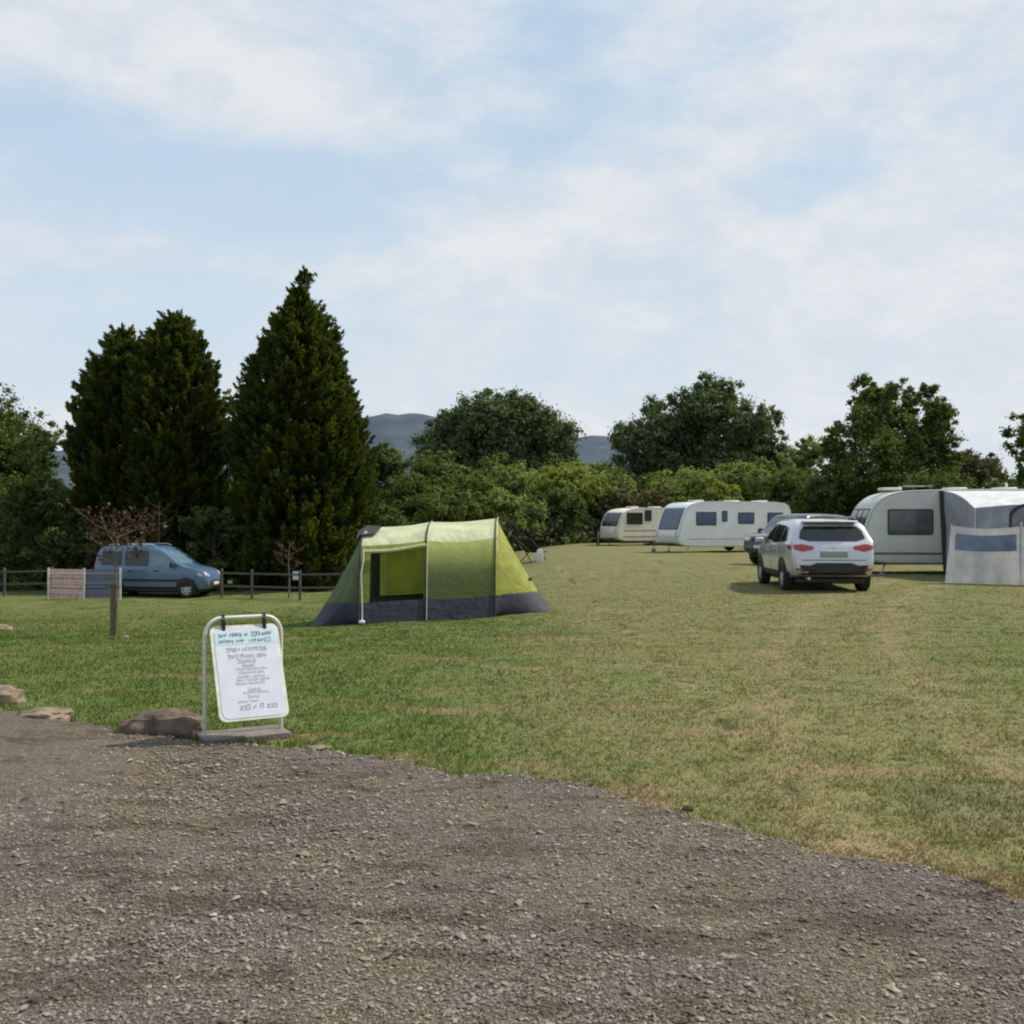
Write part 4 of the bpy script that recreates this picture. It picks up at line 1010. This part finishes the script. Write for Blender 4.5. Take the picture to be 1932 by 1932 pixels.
def place_front_corner(u, Y, W, xs, yaw, side):
    """origin such that the front corner of the seen side stands at column u, distance Y"""
    c, s = math.cos(yaw), math.sin(yaw); lx, ly = xs, side * W / 2
    x = X(u, Y) - (c * lx - s * ly); y = Y - (s * lx + c * ly)
    return Vector((x, y, T(X(u, Y), Y)))
# white caravan
yawA = PI + R(21); outA = [(3.1, .27), (3.2, .75), (3.15, 1.0), (2.92, 1.75), (2.72, 2.15), (2.35, 2.37), (1.5, 2.42), (-1, 2.42), (-2.6, 2.39), (-3.0, 2.25), (-3.15, 1.8), (-3.18, .9), (-3.1, .28), (-.6, .26), (1.2, .26)]
locA = place_front_corner(1287, 49.5, 2.25, 3.0, yawA, 1)
rA = caravan(locA, yawA, 'long white caravan with a blue tinted front window, between the cream one and the cars', outA, 2.25, white_a,
        [(1.15, 2.25, 1.28, 1.92), (-.95, -.05, 1.35, 1.90), (.55, .85, 1.45, 1.98), (-2.6, -1.7, 1.35, 1.9)], (1.08, 2.10),
        [(-2.9, 2.6, .62, .66, band_blue), (-2.9, -.4, .72, .80, band_blue)], [1.6, -.4, -2.0], side=1, wheel_x=-.95, glass=blue_glass)
yawB = PI + R(26); outB = [(2.4, .27), (2.5, .75), (2.42, 1.1), (2.2, 1.75), (1.95, 2.02), (1.5, 2.18), (.5, 2.25), (-1.5, 2.25), (-2.1, 2.17), (-2.4, 1.9), (-2.5, 1.2), (-2.45, .28), (-.6, .26), (1, .26)]
locB = place_front_corner(1170, 62, 2.1, 2.3, yawB, 1)
rB = caravan(locB, yawB, 'smaller cream caravan with faded red stripe, farthest left beside the hedge', outB, 2.1, cream_b,
        [(.75, 1.85, 1.25, 1.95), (-1.6, -.7, 1.35, 1.85)], (1.15, 1.95), [(-2.2, 2.0, .86, .92, band_pink), (-2.2, 2.05, .50, .56, band_pink)], [.8, -.8], side=1, wheel_x=-1.1, glass=brown_glass, front_panes=3)
mb = MB(); mb.box(.12, .60, 1.052, 1.075, 1.45, 2.1, .02); mb.build('door_window', M['black'], rB)
# right caravan with the awning
yawC = PI - R(4); outC = [(3.0, .34), (3.02, .8), (3.0, 1.15), (2.86, 1.75), (2.62, 2.15), (2.2, 2.42), (1.4, 2.50), (-2.4, 2.52), (-2.9, 2.4), (-3.1, 1.6), (-3.1, .34), (-.6, .32), (1.2, .32)]
YC = 31.0; locC = place_front_corner(1633, YC, 2.2, 2.95, yawC, 1)
rC = caravan(locC, yawC, 'off white caravan with one wide side window, standing right behind the silver car', outC, 2.2, grey_c,
        [(1.02, 2.32, 1.18, 1.93), (-1.9, -.7, 1.2, 1.9)], (1.25, 1.95), [(-2.8, 2.8, .60, .665, band_grey)], [1.95, .05, -1.4], side=1, wheel_x=-.5, glass=glassmat('grey_tinted_window', (.06, .07, .07), .12), front_panes=3)
mb = MB()
for s_ in (-1, 1): mb.box(.8, 1.6, s_ * .34 - .02, s_ * .34 + .02, 2.62, 2.64)
mb.build('roof_bar', pmat('roof_bar_metal', (.4, .38, .33), .5), rC)

# ------------------------------------------------------------------ awning on the right caravan
def awning():
    c, s = math.cos(yawC), math.sin(yawC)
    def W_(lx, ly, z): return locC + Vector((c * lx - s * ly, s * lx + c * ly, z))
    org = W_(.9, 1.12, 0); org.z = T(org.x, org.y)
    root = empty('caravan_awning', org, 0, 'grey blue caravan awning with pale roof and arched front window, at the right edge', 'awning')
    grey = fabric('awning_grey_fabric', (.33, .36, .41), .3); roofm = fabric('awning_roof_fabric', (.66, .68, .72), .2); navy = pmat('awning_navy_trim', (.015, .02, .045), .6)
    clear = glassmat('awning_clear_panel', (.10, .12, .13), .15); seam = pmat('awning_black_seam', (.012, .012, .016), .7)
    x0, x1, x2, x3 = .75, .05, -1.3, -4.3; dp = 2.5
    def P(lx, d, z): return W_(lx, 1.13 + d, z) - org
    # side wall (left): black mudwall strip along the van, grey panel out to the front post
    def quadm(pts, nm, mat, par=root, sm=False): return mobj(nm, pts, [tuple(range(len(pts)))], mat, par, sm)
    mb = MB(); mb.add([P(x0, .02, .02), P(x0 + .02, .30, .0), P(x0 - .28, .06, 2.2), P(x0 + .05, .05, 2.46), P(x0 + .12, .02, 2.46)], [(0, 1, 2, 3, 4)]); mb.build('mud_wall', seam, root)
    n = 14
    def sheet(f, n1, n2, nm, mat):
        V = [f(i / n1, j / n2) for i in range(n1 + 1) for j in range(n2 + 1)]
        return mobj(nm, V, [(i * (n2 + 1) + j, (i + 1) * (n2 + 1) + j, (i + 1) * (n2 + 1) + j + 1, i * (n2 + 1) + j + 1) for i in range(n1) for j in range(n2)], mat, root, True)
    # left gable: from the van wall out to the front at depth dp, top edge dropping
    def topz(d): return 2.46 - .10 * (d / dp) - .42 * (d / dp) ** 2.2
    sheet(lambda a, b: P(x0 - .02 + .06 * math.sin(b * 9) * .3, .05 + a * (dp - .05), .02 + b * (topz(a * dp) - .03)), 16, 12, 'side_wall', grey)
    # roof: sags between poles
    sheet(lambda a, b: P(x0 + (x3 - x0) * a, b * dp, topz(b * dp) + .10 * b * abs(math.sin(a * math.pi * 1.6)) - .03 * math.sin(math.pi * b)), 40, 12, 'roof', roofm)
    # front wall with arched windows
    def arch(lx0, lx1, z0, z1, off, nm, mat, par=root):
        pts = [P(lx0, dp + off, z0)]
        for k in range(13):
            a = math.pi * k / 12; pts.append(P((lx0 + lx1) / 2 + (lx0 - lx1) / 2 * math.cos(a), dp + off, z1 - .38 + .38 * math.sin(a)))
        pts.append(P(lx1, dp + off, z0)); return quadm(pts, nm, mat, par)
    sheet(lambda a, b: P(x0 + (x3 - x0) * a, dp - .005, b * (topz(dp) + .10 * abs(math.sin(a * math.pi * 1.6)) - .01)), 30, 4, 'front_wall', grey)
    for lx0, lx1 in ((-.15, -2.1), (-2.3, -4.2)):
        f = arch(lx0, lx1, 1.0, 2.14, .006, 'arch_trim', navy); arch(lx0 - .07, lx1 + .07, 1.06, 2.06, .012, 'window', clear, f)
    mb = MB(); mb.tube([P(x0, dp + .03, 0), P(x0, dp + .03, topz(dp))], .018, 6); mb.build('pole', pmat('awning_pole', (.5, .5, .5), .4), root)
awning()

# windbreak in front of the awning
def windbreak():
    a = G(1783, 1100); b = Vector((X(1926, a.y - .5), a.y - .5, 0)); b.z = T(b.x, b.y); e = Vector((X(2080, a.y - .9), a.y - .9, 0)); e.z = T(e.x, e.y)
    root = empty('windbreak', a, 0, 'pale grey windbreak with a clear window strip in front of the awning', 'windbreak')
    fab = fabric('windbreak_fabric', (.46, .46, .49), .35, .12); win = glassmat('windbreak_window', (.13, .16, .24), .3, .3); pole = pmat('white_pole', (.7, .7, .68), .5)
    Hh = 1.47
    for i, (p, q_) in enumerate(((a, b), (b, e))):
        n = 16; m = 10
        def f(s, t, off=0.0):
            v = p.lerp(q_, s); d = (q_ - p).normalized(); nr = Vector((d.y, -d.x, 0))
            return v + nr * (.05 * math.sin(math.pi * s * 2 + t * 2) + .03 * math.sin(s * 21) * (1 - t) + off) + Vector((0, 0, .01 + t * (Hh - .07 * math.sin(math.pi * s)) )) - a + Vector(((.16 * t if i == 0 and s < .5 else 0) * (1 - 2 * s), 0, 0))
        V = [f(i_ / n, j / m) for i_ in range(n + 1) for j in range(m + 1)]
        mobj('panel', V, [(i_ * (m + 1) + j, (i_ + 1) * (m + 1) + j, (i_ + 1) * (m + 1) + j + 1, i_ * (m + 1) + j + 1) for i_ in range(n) for j in range(m)], fab, root, True)
        V = [f(.08 + .86 * i_ / n, .585 + .29 * j / m, .014) for i_ in range(n + 1) for j in range(m + 1)]
        mobj('window', V, [(i_ * (m + 1) + j, (i_ + 1) * (m + 1) + j, (i_ + 1) * (m + 1) + j + 1, i_ * (m + 1) + j + 1) for i_ in range(n) for j in range(m)], win, root, True)
    for p, dx, hh in ((a, .16, Hh + .03), (b, 0, Hh + .12), (e, 0, Hh + .1)):
        mb = MB(); q_ = p - a; mb.tube([q_ + Vector((0, -.03, 0)), q_ + Vector((dx, -.03, hh))], .016, 6); mb.build('pole', pole, root)
windbreak()

# low striped barrier at the left
def barrier():
    a = G(93, 1131); b = Vector((X(160, a.y), a.y, 0)); c = Vector((X(228, a.y + .3), a.y + .3, 0)); b.z = T(b.x, b.y); c.z = T(c.x, c.y)
    root = empty('slatted_barrier', a, 0, 'low slatted barrier, pink at one end and grey at the other, beside the blue van', 'barrier')
    pink = pmat('faded_pink_slat', (.60, .40, .38), .7, .3, 8); gry = pmat('grey_slat', (.13, .15, .21), .7, .2, 8); rail = pmat('pale_rail', (.62, .56, .54), .6)
    Hh = 1.02
    for p, q_, mat in ((a, b, pink), (b, c, gry)):
        d = q_ - p; mb = MB()
        for k in range(6):
            z0 = .06 + k * .165; t = .14
            vs = [p - a + Vector((0, 0, z0)), q_ - a + Vector((0, 0, z0)), q_ - a + Vector((0, 0, z0 + t)), p - a + Vector((0, 0, z0 + t))]
            mb.add(vs + [v + Vector((0, .02, 0)) for v in vs], [(0, 1, 2, 3), (7, 6, 5, 4), (0, 4, 5, 1), (2, 6, 7, 3), (1, 5, 6, 2), (3, 7, 4, 0)])
        mb.build('slat_panel', mat, root)
    for p, q_ in ((a, b), (b, c)):
        for z in (.22, .55, .88):
            mb = MB(); mb.tube([p - a + Vector((0, -.03, z)), q_ - a + Vector((0, -.03, z))], .014, 5); mb.build('rail', rail if p is a else pmat('dull_rail', (.2, .2, .24), .6), root)
    for p in (a, b, c):
        mb = MB(); mb.box(p.x - a.x - .035, p.x - a.x + .035, p.y - a.y - .075, p.y - a.y - .045, p.z - a.z - .02, p.z - a.z + Hh + .05, .006); mb.build('post', rail, root)
barrier()

# ------------------------------------------------------------------ cars
def interp(prof, x): return float(np.interp(x, [p[0] for p in prof], [p[1] for p in prof]))
class Car:
    def __init__(s, top, wid, belt, bot, roofH, lean=.2, taper=None):
        s.top = chaikin(top, 2); s.wid = chaikin(wid, 2); s.belt = belt; s.bot = chaikin(bot, 1); s.H = roofH; s.lean = lean; s.cache = {}
    def ring(s, x):
        k = round(x, 4)
        if k in s.cache: return s.cache[k]
        h, w_, b = interp(s.top, x), interp(s.wid, x), interp(s.bot, x); h = max(h, b + .08)
        zb = min(interp(s.belt, x), h - .05)
        yt = w_ * (1 - s.lean * max(0, h - zb) / (s.H - interp(s.belt, 0))) ; yt = min(yt, w_ * .975)
        ins = min(.16, yt * .3)
        p = [(0, b), (w_ * .8, b), (w_ * .93, b + .03), (w_ * .985, b + .3 * (zb - b)), (w_, b + .62 * (zb - b)), (w_ * .985, zb - .03), (w_ * .968, zb + .01), (yt, h - .07 * min(1, (h - zb) * 4)), (yt - ins, h - .006), (yt * .4, h), (0, h + .004)]
        p = chaikin(p, 2); s.cache[k] = p; return p
    def side_y(s, x, z):
        p = s.ring(x); best = 0
        for a, b in zip(p, p[1:]):
            lo, hi = min(a[1], b[1]), max(a[1], b[1])
            if lo <= z <= hi and hi - lo > 1e-7: best = max(best, a[0] + (b[0] - a[0]) * (z - a[1]) / (b[1] - a[1]))
        return best
    def inside(s, x, y, z): 
        if x < s.top[0][0] or x > s.top[-1][0]: return False
        return abs(y) < s.side_y(x, z)
    def end_x(s, y, z, sgn):
        x = sgn * 3.0; 
        while abs(x) > .1 and not s.inside(x, y, z): x -= sgn * .04
        a, b = x + sgn * .04, x
        for _ in range(8):
            m = (a + b) / 2
            if s.inside(m, y, z): b = m
            else: a = m
        return (a + b) / 2
    def body(s, mat, root, n=90):
        x0, x1 = s.top[0][0] , s.top[-1][0]; V, F = [], []
        xs = [x0 + (x1 - x0) * (.5 - .5 * math.cos(math.pi * i / n)) for i in range(n + 1)]
        rg = []
        for x in xs:
            p = s.ring(x); full = [(y, z) for y, z in p] + [(-y, z) for y, z in reversed(p[1:-1])]; rg.append(full)
        m = len(rg[0])
        for x, r_ in zip(xs, rg): V += [(x, y, z) for y, z in r_]
        for i in range(n):
            for j in range(m): k = (j + 1) % m; F.append((i * m + j, i * m + k, (i + 1) * m + k, (i + 1) * m + j))
        F += [tuple(range(m - 1, -1, -1)), tuple(range(n * m, (n + 1) * m))]
        return mobj('body', V, F, mat, root, 50)
    def patch(s, outl, how, nm, mat, par, off=.006, sgn=1, rings=5, dens=3):
        """outl: polygon in (x,z) for 'side' or (y,z) for 'end'"""
        o = []
        for a, b in zip(outl, outl[1:] + outl[:1]):
            for k in range(dens): o.append((a[0] + (b[0] - a[0]) * k / dens, a[1] + (b[1] - a[1]) * k / dens))
        c = (sum(p[0] for p in o) / len(o), sum(p[1] for p in o) / len(o)); P2 = [c]
        for r_ in range(1, rings + 1): P2 += [(c[0] + (p[0] - c[0]) * r_ / rings, c[1] + (p[1] - c[1]) * r_ / rings) for p in o]
        V = []
        for a, z in P2:
            if how == 'side': V.append((a, sgn * (s.side_y(a, z) + off), z))
            else: V.append((s.end_x(a, z, sgn) + sgn * off, a, z))
        m = len(o); F = [(0, 1 + i, 1 + (i + 1) % m) for i in range(m)]
        for r_ in range(rings - 1):
            b = 1 + r_ * m; F += [(b + i, b + m + i, b + m + (i + 1) % m, b + (i + 1) % m) for i in range(m)]
        return mobj(nm, V, F, mat, par, True)
def circ(cx, cz, r, a0=0, a1=360, n=20): return [(cx + r * math.cos(R(a0 + (a1 - a0) * k / n)), cz + r * math.sin(R(a0 + (a1 - a0) * k / n))) for k in range(n + (0 if a1 - a0 == 360 else 1))]
red_glass = pmat('red_tail_light', (.30, .020, .028), .15, .25, 20, coat=.5); lamp_glass = pmat('headlamp_glass', (.45, .47, .5), .12, .2, 12, coat=.6)
glass = glassmat('car_window_glass', (.012, .016, .018), .05); trim = pmat('black_trim', (.02, .02, .021), .6, .2, 9)
plate_y = pmat('plate_grey', (.26, .25, .17), .5, .1, 20)

def suv():
    p = G(1487, 1113); fwd = R(90 - 2.5)      # heads away from the camera, a little to the right
    top = [(-2.2, .66), (-2.19, .86), (-2.13, 1.05), (-2.02, 1.20), (-1.86, 1.45), (-1.74, 1.585), (-1.55, 1.63), (-1.0, 1.665), (0, 1.67), (.45, 1.62), (1.15, 1.14), (1.35, 1.08), (1.8, 1.0), (2.08, .88), (2.18, .72), (2.2, .55)]
    wid = [(-2.2, .74), (-2.14, .83), (-1.9, .89), (-1.2, .91), (1.2, .91), (1.8, .87), (2.1, .76), (2.2, .62)]
    bot = [(-2.2, .46), (-2.0, .34), (-1.0, .26), (1.2, .26), (2.0, .30), (2.2, .40)]
    belt = [(-2.2, 1.12), (-1.5, 1.10), (0, 1.04), (1.3, .98), (2.2, .9)]
    car = Car(top, wid, belt, bot, 1.67, .22)
    wx_r, wy = -1.30, .80
    c, s = math.cos(fwd), math.sin(fwd); lx, ly = wx_r, .82
    loc = Vector((p.x - (c * lx - s * ly), p.y - (s * lx + c * ly), 0)); loc.z = T(loc.x, loc.y) - .01
    root = empty('parked_car', loc, fwd, 'silver white hatchback-style suv parked with its tail to the camera beside the right caravan', 'car')
    root.scale = (1.0, 1.08, 1.0)
    paint = pmat('silver_paint', (.50, .52, .56), .28, .06, 2, metal=.25, coat=.8, dirt=((.22, .22, .2), .25, .7, .4))
    body = car.body(paint, root)
    for sg in (1, -1):
        car.patch([(-1.62, 1.16), (-1.50, 1.44), (-1.1, 1.50), (-1.0, 1.12)], 'side', 'side_window', glass, root, .006, sg)
        car.patch([(-.94, 1.12), (-1.02, 1.50), (-.1, 1.54), (-.06, 1.09)], 'side', 'side_window', glass, root, .006, sg)
        car.patch([(.0, 1.09), (-.04, 1.54), (.28, 1.52), (.92, 1.12), (.92, 1.06)], 'side', 'side_window', glass, root, .006, sg)
        car.patch([(-1.8, .34), (-1.0, .29), (1.0, .29), (1.9, .34), (1.85, .44), (-1.85, .46)], 'side', 'sill_trim', trim, root, .008, sg)
        for wx in (wx_r, 1.32):
            car.patch(circ(wx, .36, .43, -5, 185, 16), 'side', 'wheel_arch', trim, root, .010, sg)
            wheel(root, (wx, sg * wy, .345), .345, .225, sg)
        mb = MB(); mb.tube([(-1.45, sg * .62, 1.66), (-1.3, sg * .63, 1.70), (.1, sg * .64, 1.70), (.3, sg * .63, 1.655)], .014, 6); mb.build('roof_rail', pmat('rail_metal', (.4, .4, .42), .3, metal=.8), root)
        mb = MB(); mb.box(.72, .88, sg * 1.0 - .10, sg * 1.0 + .10, 1.06, 1.20, .035); mb.build('mirror', paint, root)
        car.patch([(sg * .80, .98), (sg * .84, 1.08), (sg * .64, 1.10), (sg * .40, 1.045), (sg * .42, .98), (sg * .62, .93)][::1], 'end', 'tail_light', red_glass, root, .012, -1)
        car.patch([(-2.05, .97), (-2.04, 1.06), (-1.80, 1.09), (-1.84, 1.0)], 'side', 'tail_light', red_glass, root, .012, sg)
        car.patch([(sg * .62, .50), (sg * .78, .52), (sg * .78, .56), (sg * .62, .55)], 'end', 'reflector', red_glass, root, .020, -1)
        for zz in (.78, .86):
            mb = MB()
        mb = MB(); mb.box(-.42 if False else -.62, -.42, sg * .915 - .012, sg * .915 + .016, .93, .96, .006); mb.build('door_handle', paint, root)
        mb = MB(); mb.box(.42, .62, sg * .915 - .012, sg * .915 + .016, .90, .93, .006); mb.build('door_handle', paint, root)
    car.patch([(-.68, 1.22), (-.63, 1.40), (-.54, 1.49), (.54, 1.49), (.63, 1.40), (.68, 1.22), (.48, 1.16), (-.48, 1.16)], 'end', 'rear_window', glass, root, .010, -1)
    car.patch([(-.80, .40), (-.84, .64), (-.5, .62), (-.35, .68), (.35, .68), (.5, .62), (.84, .64), (.80, .40), (.5, .40), (-.5, .40)], 'end', 'rear_bumper', trim, root, .016, -1)
    car.patch([(-.28, .80), (-.28, .92), (.28, .92), (.28, .80)], 'end', 'plate_recess', pmat('recess_shade', (.22, .23, .25), .4), root, .008, -1)
    seam = pmat('panel_gap', (.05, .05, .055), .7)
    for sg in (1, -1):
        for x_ in (-1.02, -.06, .98): car.patch([(x_, .42), (x_, 1.08), (x_ + .012, 1.08), (x_ + .012, .42)], 'side', 'door_gap', seam, root, .004, sg, rings=2, dens=8)
    car.patch([(-.66, .735), (-.66, .75), (.66, .75), (.66, .735)], 'end', 'tailgate_gap', seam, root, .006, -1, rings=2, dens=8)
    car.patch([(-.05, 1.02), (-.03, 1.06), (.03, 1.06), (.05, 1.02), (0, 1.0)], 'end', 'badge', pmat('badge_metal', (.5, .5, .52), .2, metal=1), root, .010, -1)
    car.patch([(-.26, .81), (-.26, .905), (.26, .905), (.26, .81)], 'end', 'number_plate', plate_y, root, .018, -1)
    car.patch([(-.30, .945), (-.30, .965), (.30, .965), (.30, .945)], 'end', 'chrome_strip', pmat('chrome', (.7, .7, .72), .15, metal=1), root, .016, -1)
    mb = MB(); mb.box(-1.94, -1.60, -.56, .56, 1.575, 1.618, .018); mb.build('spoiler', paint, root)
    mb = MB(); mb.box(-1.95, -1.935, -.15, .15, 1.585, 1.603); mb.build('brake_light', red_glass, root)
    mb = MB(); mb.tube([(-1.98, -.05, 1.19), (-2.02, -.1, 1.21), (-1.95, -.3, 1.26)], .009, 5); mb.build('rear_wiper', trim, root)
    car.patch([(-.70, 1.12), (-.58, 1.50), (.58, 1.50), (.70, 1.12)], 'end', 'windscreen', glass, root, .006, 1)
    for sg in (-1, 1): car.patch([(sg * .45, .72), (sg * .74, .74), (sg * .72, .86), (sg * .50, .84)], 'end', 'headlight', lamp_glass, root, .008, 1)
    mb = MB(); mb.box(-1.9, 1.9, -.7, .7, .20, .34, .03); mb.build('underbody', trim, root)
    mb = MB(); mb.tube([(-2.16, .5, .33), (-1.9, .5, .33)], .035, 8); mb.build('exhaust', rim_mat, root)
suv()

def dark_car():
    top = [(-2.2, .7), (-2.17, 1.0), (-2.1, 1.25), (-1.98, 1.62), (-1.8, 1.76), (-1.0, 1.81), (.3, 1.80), (.6, 1.72), (1.1, 1.18), (1.3, 1.13), (1.9, 1.06), (2.1, .95), (2.18, .75), (2.2, .6)]
    wid = [(-2.2, .76), (-2.1, .86), (-1.6, .90), (1.4, .90), (2.0, .84), (2.15, .76), (2.2, .66)]
    bot = [(-2.2, .5), (-2.0, .4), (-1, .33), (1.2, .33), (2.0, .38), (2.2, .48)]; belt = [(-2.2, 1.14), (2.2, 1.05)]
    car = Car(top, wid, belt, bot, 1.81, .16)
    Y = 38.0; fwd = R(180 + 38); loc = Vector((X(1508, Y), Y, 0)); loc.z = T(loc.x, loc.y)
    root = empty('parked_car', loc, fwd, 'dark green four-wheel-drive car half hidden behind the silver car', 'car')
    paint = pmat('dark_green_paint', (.012, .020, .020), .25, .2, 2, coat=.8)
    car.body(paint, root)
    gl = glassmat('pale_reflecting_glass', (.10, .14, .15), .1, .8)
    for sg in (1, -1):
        for ol in ([(-1.85, 1.18), (-1.75, 1.60), (-1.05, 1.66), (-1.0, 1.18)], [(-.92, 1.18), (-.95, 1.66), (-.05, 1.68), (-.02, 1.15)], [(.05, 1.15), (.02, 1.68), (.42, 1.66), (.92, 1.18)]):
            car.patch(ol, 'side', 'side_window', glass, root, .006, sg)
        for wx in (-1.32, 1.34):
            car.patch(circ(wx, .40, .44, -5, 185, 16), 'side', 'wheel_arch', trim, root, .008, sg); wheel(root, (wx, sg * .80, .36), .36, .23, sg)
        mb = MB(); mb.box(.80, .95, sg * 1.0 - .11, sg * 1.0 + .11, 1.10, 1.28, .03); mb.build('mirror', trim, root)
        car.patch([(sg * .5, .86), (sg * .76, .86), (sg * .76, .98), (sg * .5, .98)], 'end', 'headlight', lamp_glass, root, .008, 1)
        car.patch([(sg * .7, .9), (sg * .82, .9), (sg * .80, 1.2), (sg * .7, 1.2)], 'end', 'tail_light', red_glass, root, .008, -1)
    car.patch([(-.72, 1.20), (-.62, 1.62), (.62, 1.62), (.72, 1.20)], 'end', 'windscreen', gl, root, .008, 1)
    car.patch([(-.66, 1.24), (-.6, 1.58), (.6, 1.58), (.66, 1.24)], 'end', 'rear_window', glass, root, .008, -1)
    car.patch([(-.45, .84), (-.45, .98), (.45, .98), (.45, .84)], 'end', 'grille', trim, root, .010, 1)
    car.patch([(-.26, .60), (-.26, .71), (.26, .71), (.26, .60)], 'end', 'number_plate', pmat('white_plate', (.6, .6, .58), .5), root, .014, 1)
    mb = MB(); mb.box(-1.9, 1.9, -.7, .7, .26, .42, .03); mb.build('underbody', trim, root)
dark_car()

def van():
    p = G(352, 1129); Y = p.y
    top = [(-2.05, .75), (-2.03, 1.1), (-1.98, 1.5), (-1.88, 1.74), (-1.7, 1.79), (-.6, 1.81), (.15, 1.80), (.45, 1.70), (1.05, 1.22), (1.25, 1.10), (1.75, .98), (1.95, .85), (2.03, .7), (2.05, .5)]
    wid = [(-2.05, .78), (-1.9, .84), (-1.2, .86), (1.2, .86), (1.7, .82), (1.95, .72), (2.05, .60)]
    bot = [(-2.05, .42), (-1.8, .3), (-1, .24), (1.2, .24), (1.9, .28), (2.05, .36)]; belt = [(-2.05, 1.12), (0, 1.08), (2.05, .98)]
    car = Car(top, wid, belt, bot, 1.81, .13)
    fwd = R(-5); wxf = 1.30; c, s = math.cos(fwd), math.sin(fwd); lx, ly = wxf, -.80
    loc = Vector((X(352, Y) - (c * lx - s * ly), Y - (s * lx + c * ly), 0)); loc.z = T(loc.x, loc.y) + .0
    root = empty('parked_van', loc, fwd, 'light blue passenger van parked under the conifers, facing right', 'van')
    paint = pmat('pale_blue_paint', (.085, .155, .26), .32, .08, 2, coat=.6, dirt=((.16, .18, .2), .25, .6, .4))
    pale = pmat('roof_pale_blue', (.42, .52, .6), .35)
    car.body(paint, root)
    g2 = glassmat('van_front_glass', (.10, .16, .22), .1, .7)
    for sg in (-1, 1):
        car.patch([(-1.80, 1.14), (-1.74, 1.58), (-1.02, 1.62), (-1.02, 1.12)], 'side', 'side_window', glass, root, .006, sg)
        car.patch([(-.92, 1.12), (-.92, 1.63), (-.06, 1.64), (-.06, 1.10)], 'side', 'side_window', glass, root, .006, sg)
        car.patch([(.03, 1.09), (.03, 1.64), (.32, 1.60), (.90, 1.14), (.90, 1.06)], 'side', 'side_window', g2, root, .006, sg)
        car.patch([(-1.7, .58), (-1.7, .66), (1.6, .64), (1.6, .56)], 'side', 'side_moulding', trim, root, .012, sg, rings=3, dens=10)
        car.patch([(-1.9, .30), (-1.9, .40), (1.7, .38), (1.7, .29)], 'side', 'sill_trim', trim, root, .008, sg, rings=3, dens=10)
        for wx in (-1.32, wxf):
            car.patch(circ(wx, .33, .38, -5, 185, 16), 'side', 'wheel_arch', trim, root, .010, sg); wheel(root, (wx, sg * .755, .31), .31, .19, sg, 7)
        mb = MB(); mb.box(.78, .92, sg * .97 - .10, sg * .97 + .10, 1.06, 1.25, .03); mb.build('mirror', trim, root)
        for hx in (-.80, .12): mb = MB(); mb.box(hx, hx + .2, sg * .862 - .01, sg * .862 + .02, .92, .955, .006); mb.build('door_handle', trim, root)
        car.patch([(sg * .46, .74), (sg * .72, .76), (sg * .70, .92), (sg * .48, .88)], 'end', 'headlight', lamp_glass, root, .008, 1)
        car.patch([(1.72, .76), (1.86, .74), (1.84, .84), (1.66, .92)], 'side', 'headlight', lamp_glass, root, .010, sg)
        car.patch([(sg * .70, .85), (sg * .80, .85), (sg * .78, 1.35), (sg * .70, 1.35)], 'end', 'tail_light', red_glass, root, .008, -1)
        mb = MB(); mb.tube([(-1.6, sg * .66, 1.80), (-1.5, sg * .66, 1.845), (.0, sg * .66, 1.85), (.15, sg * .66, 1.80)], .016, 6); mb.build('roof_rail', pale, root)
    car.patch([(-.68, 1.20), (-.58, 1.62), (.58, 1.62), (.68, 1.20)], 'end', 'windscreen', g2, root, .008, 1)
    car.patch([(-.60, 1.16), (-.58, 1.60), (.58, 1.60), (.60, 1.16)], 'end', 'rear_window', glass, root, .008, -1)
    car.patch([(-.68, .34), (-.70, .60), (.70, .60), (.68, .34)], 'end', 'front_bumper', trim, root, .012, 1)
    car.patch([(-.25, .44), (-.25, .54), (.25, .54), (.25, .44)], 'end', 'number_plate', pmat('van_plate', (.6, .6, .56), .5), root, .02, 1)
    mb = MB(); mb.box(-1.75, 1.7, -.66, .66, .18, .32, .03); mb.build('underbody', trim, root)
van()
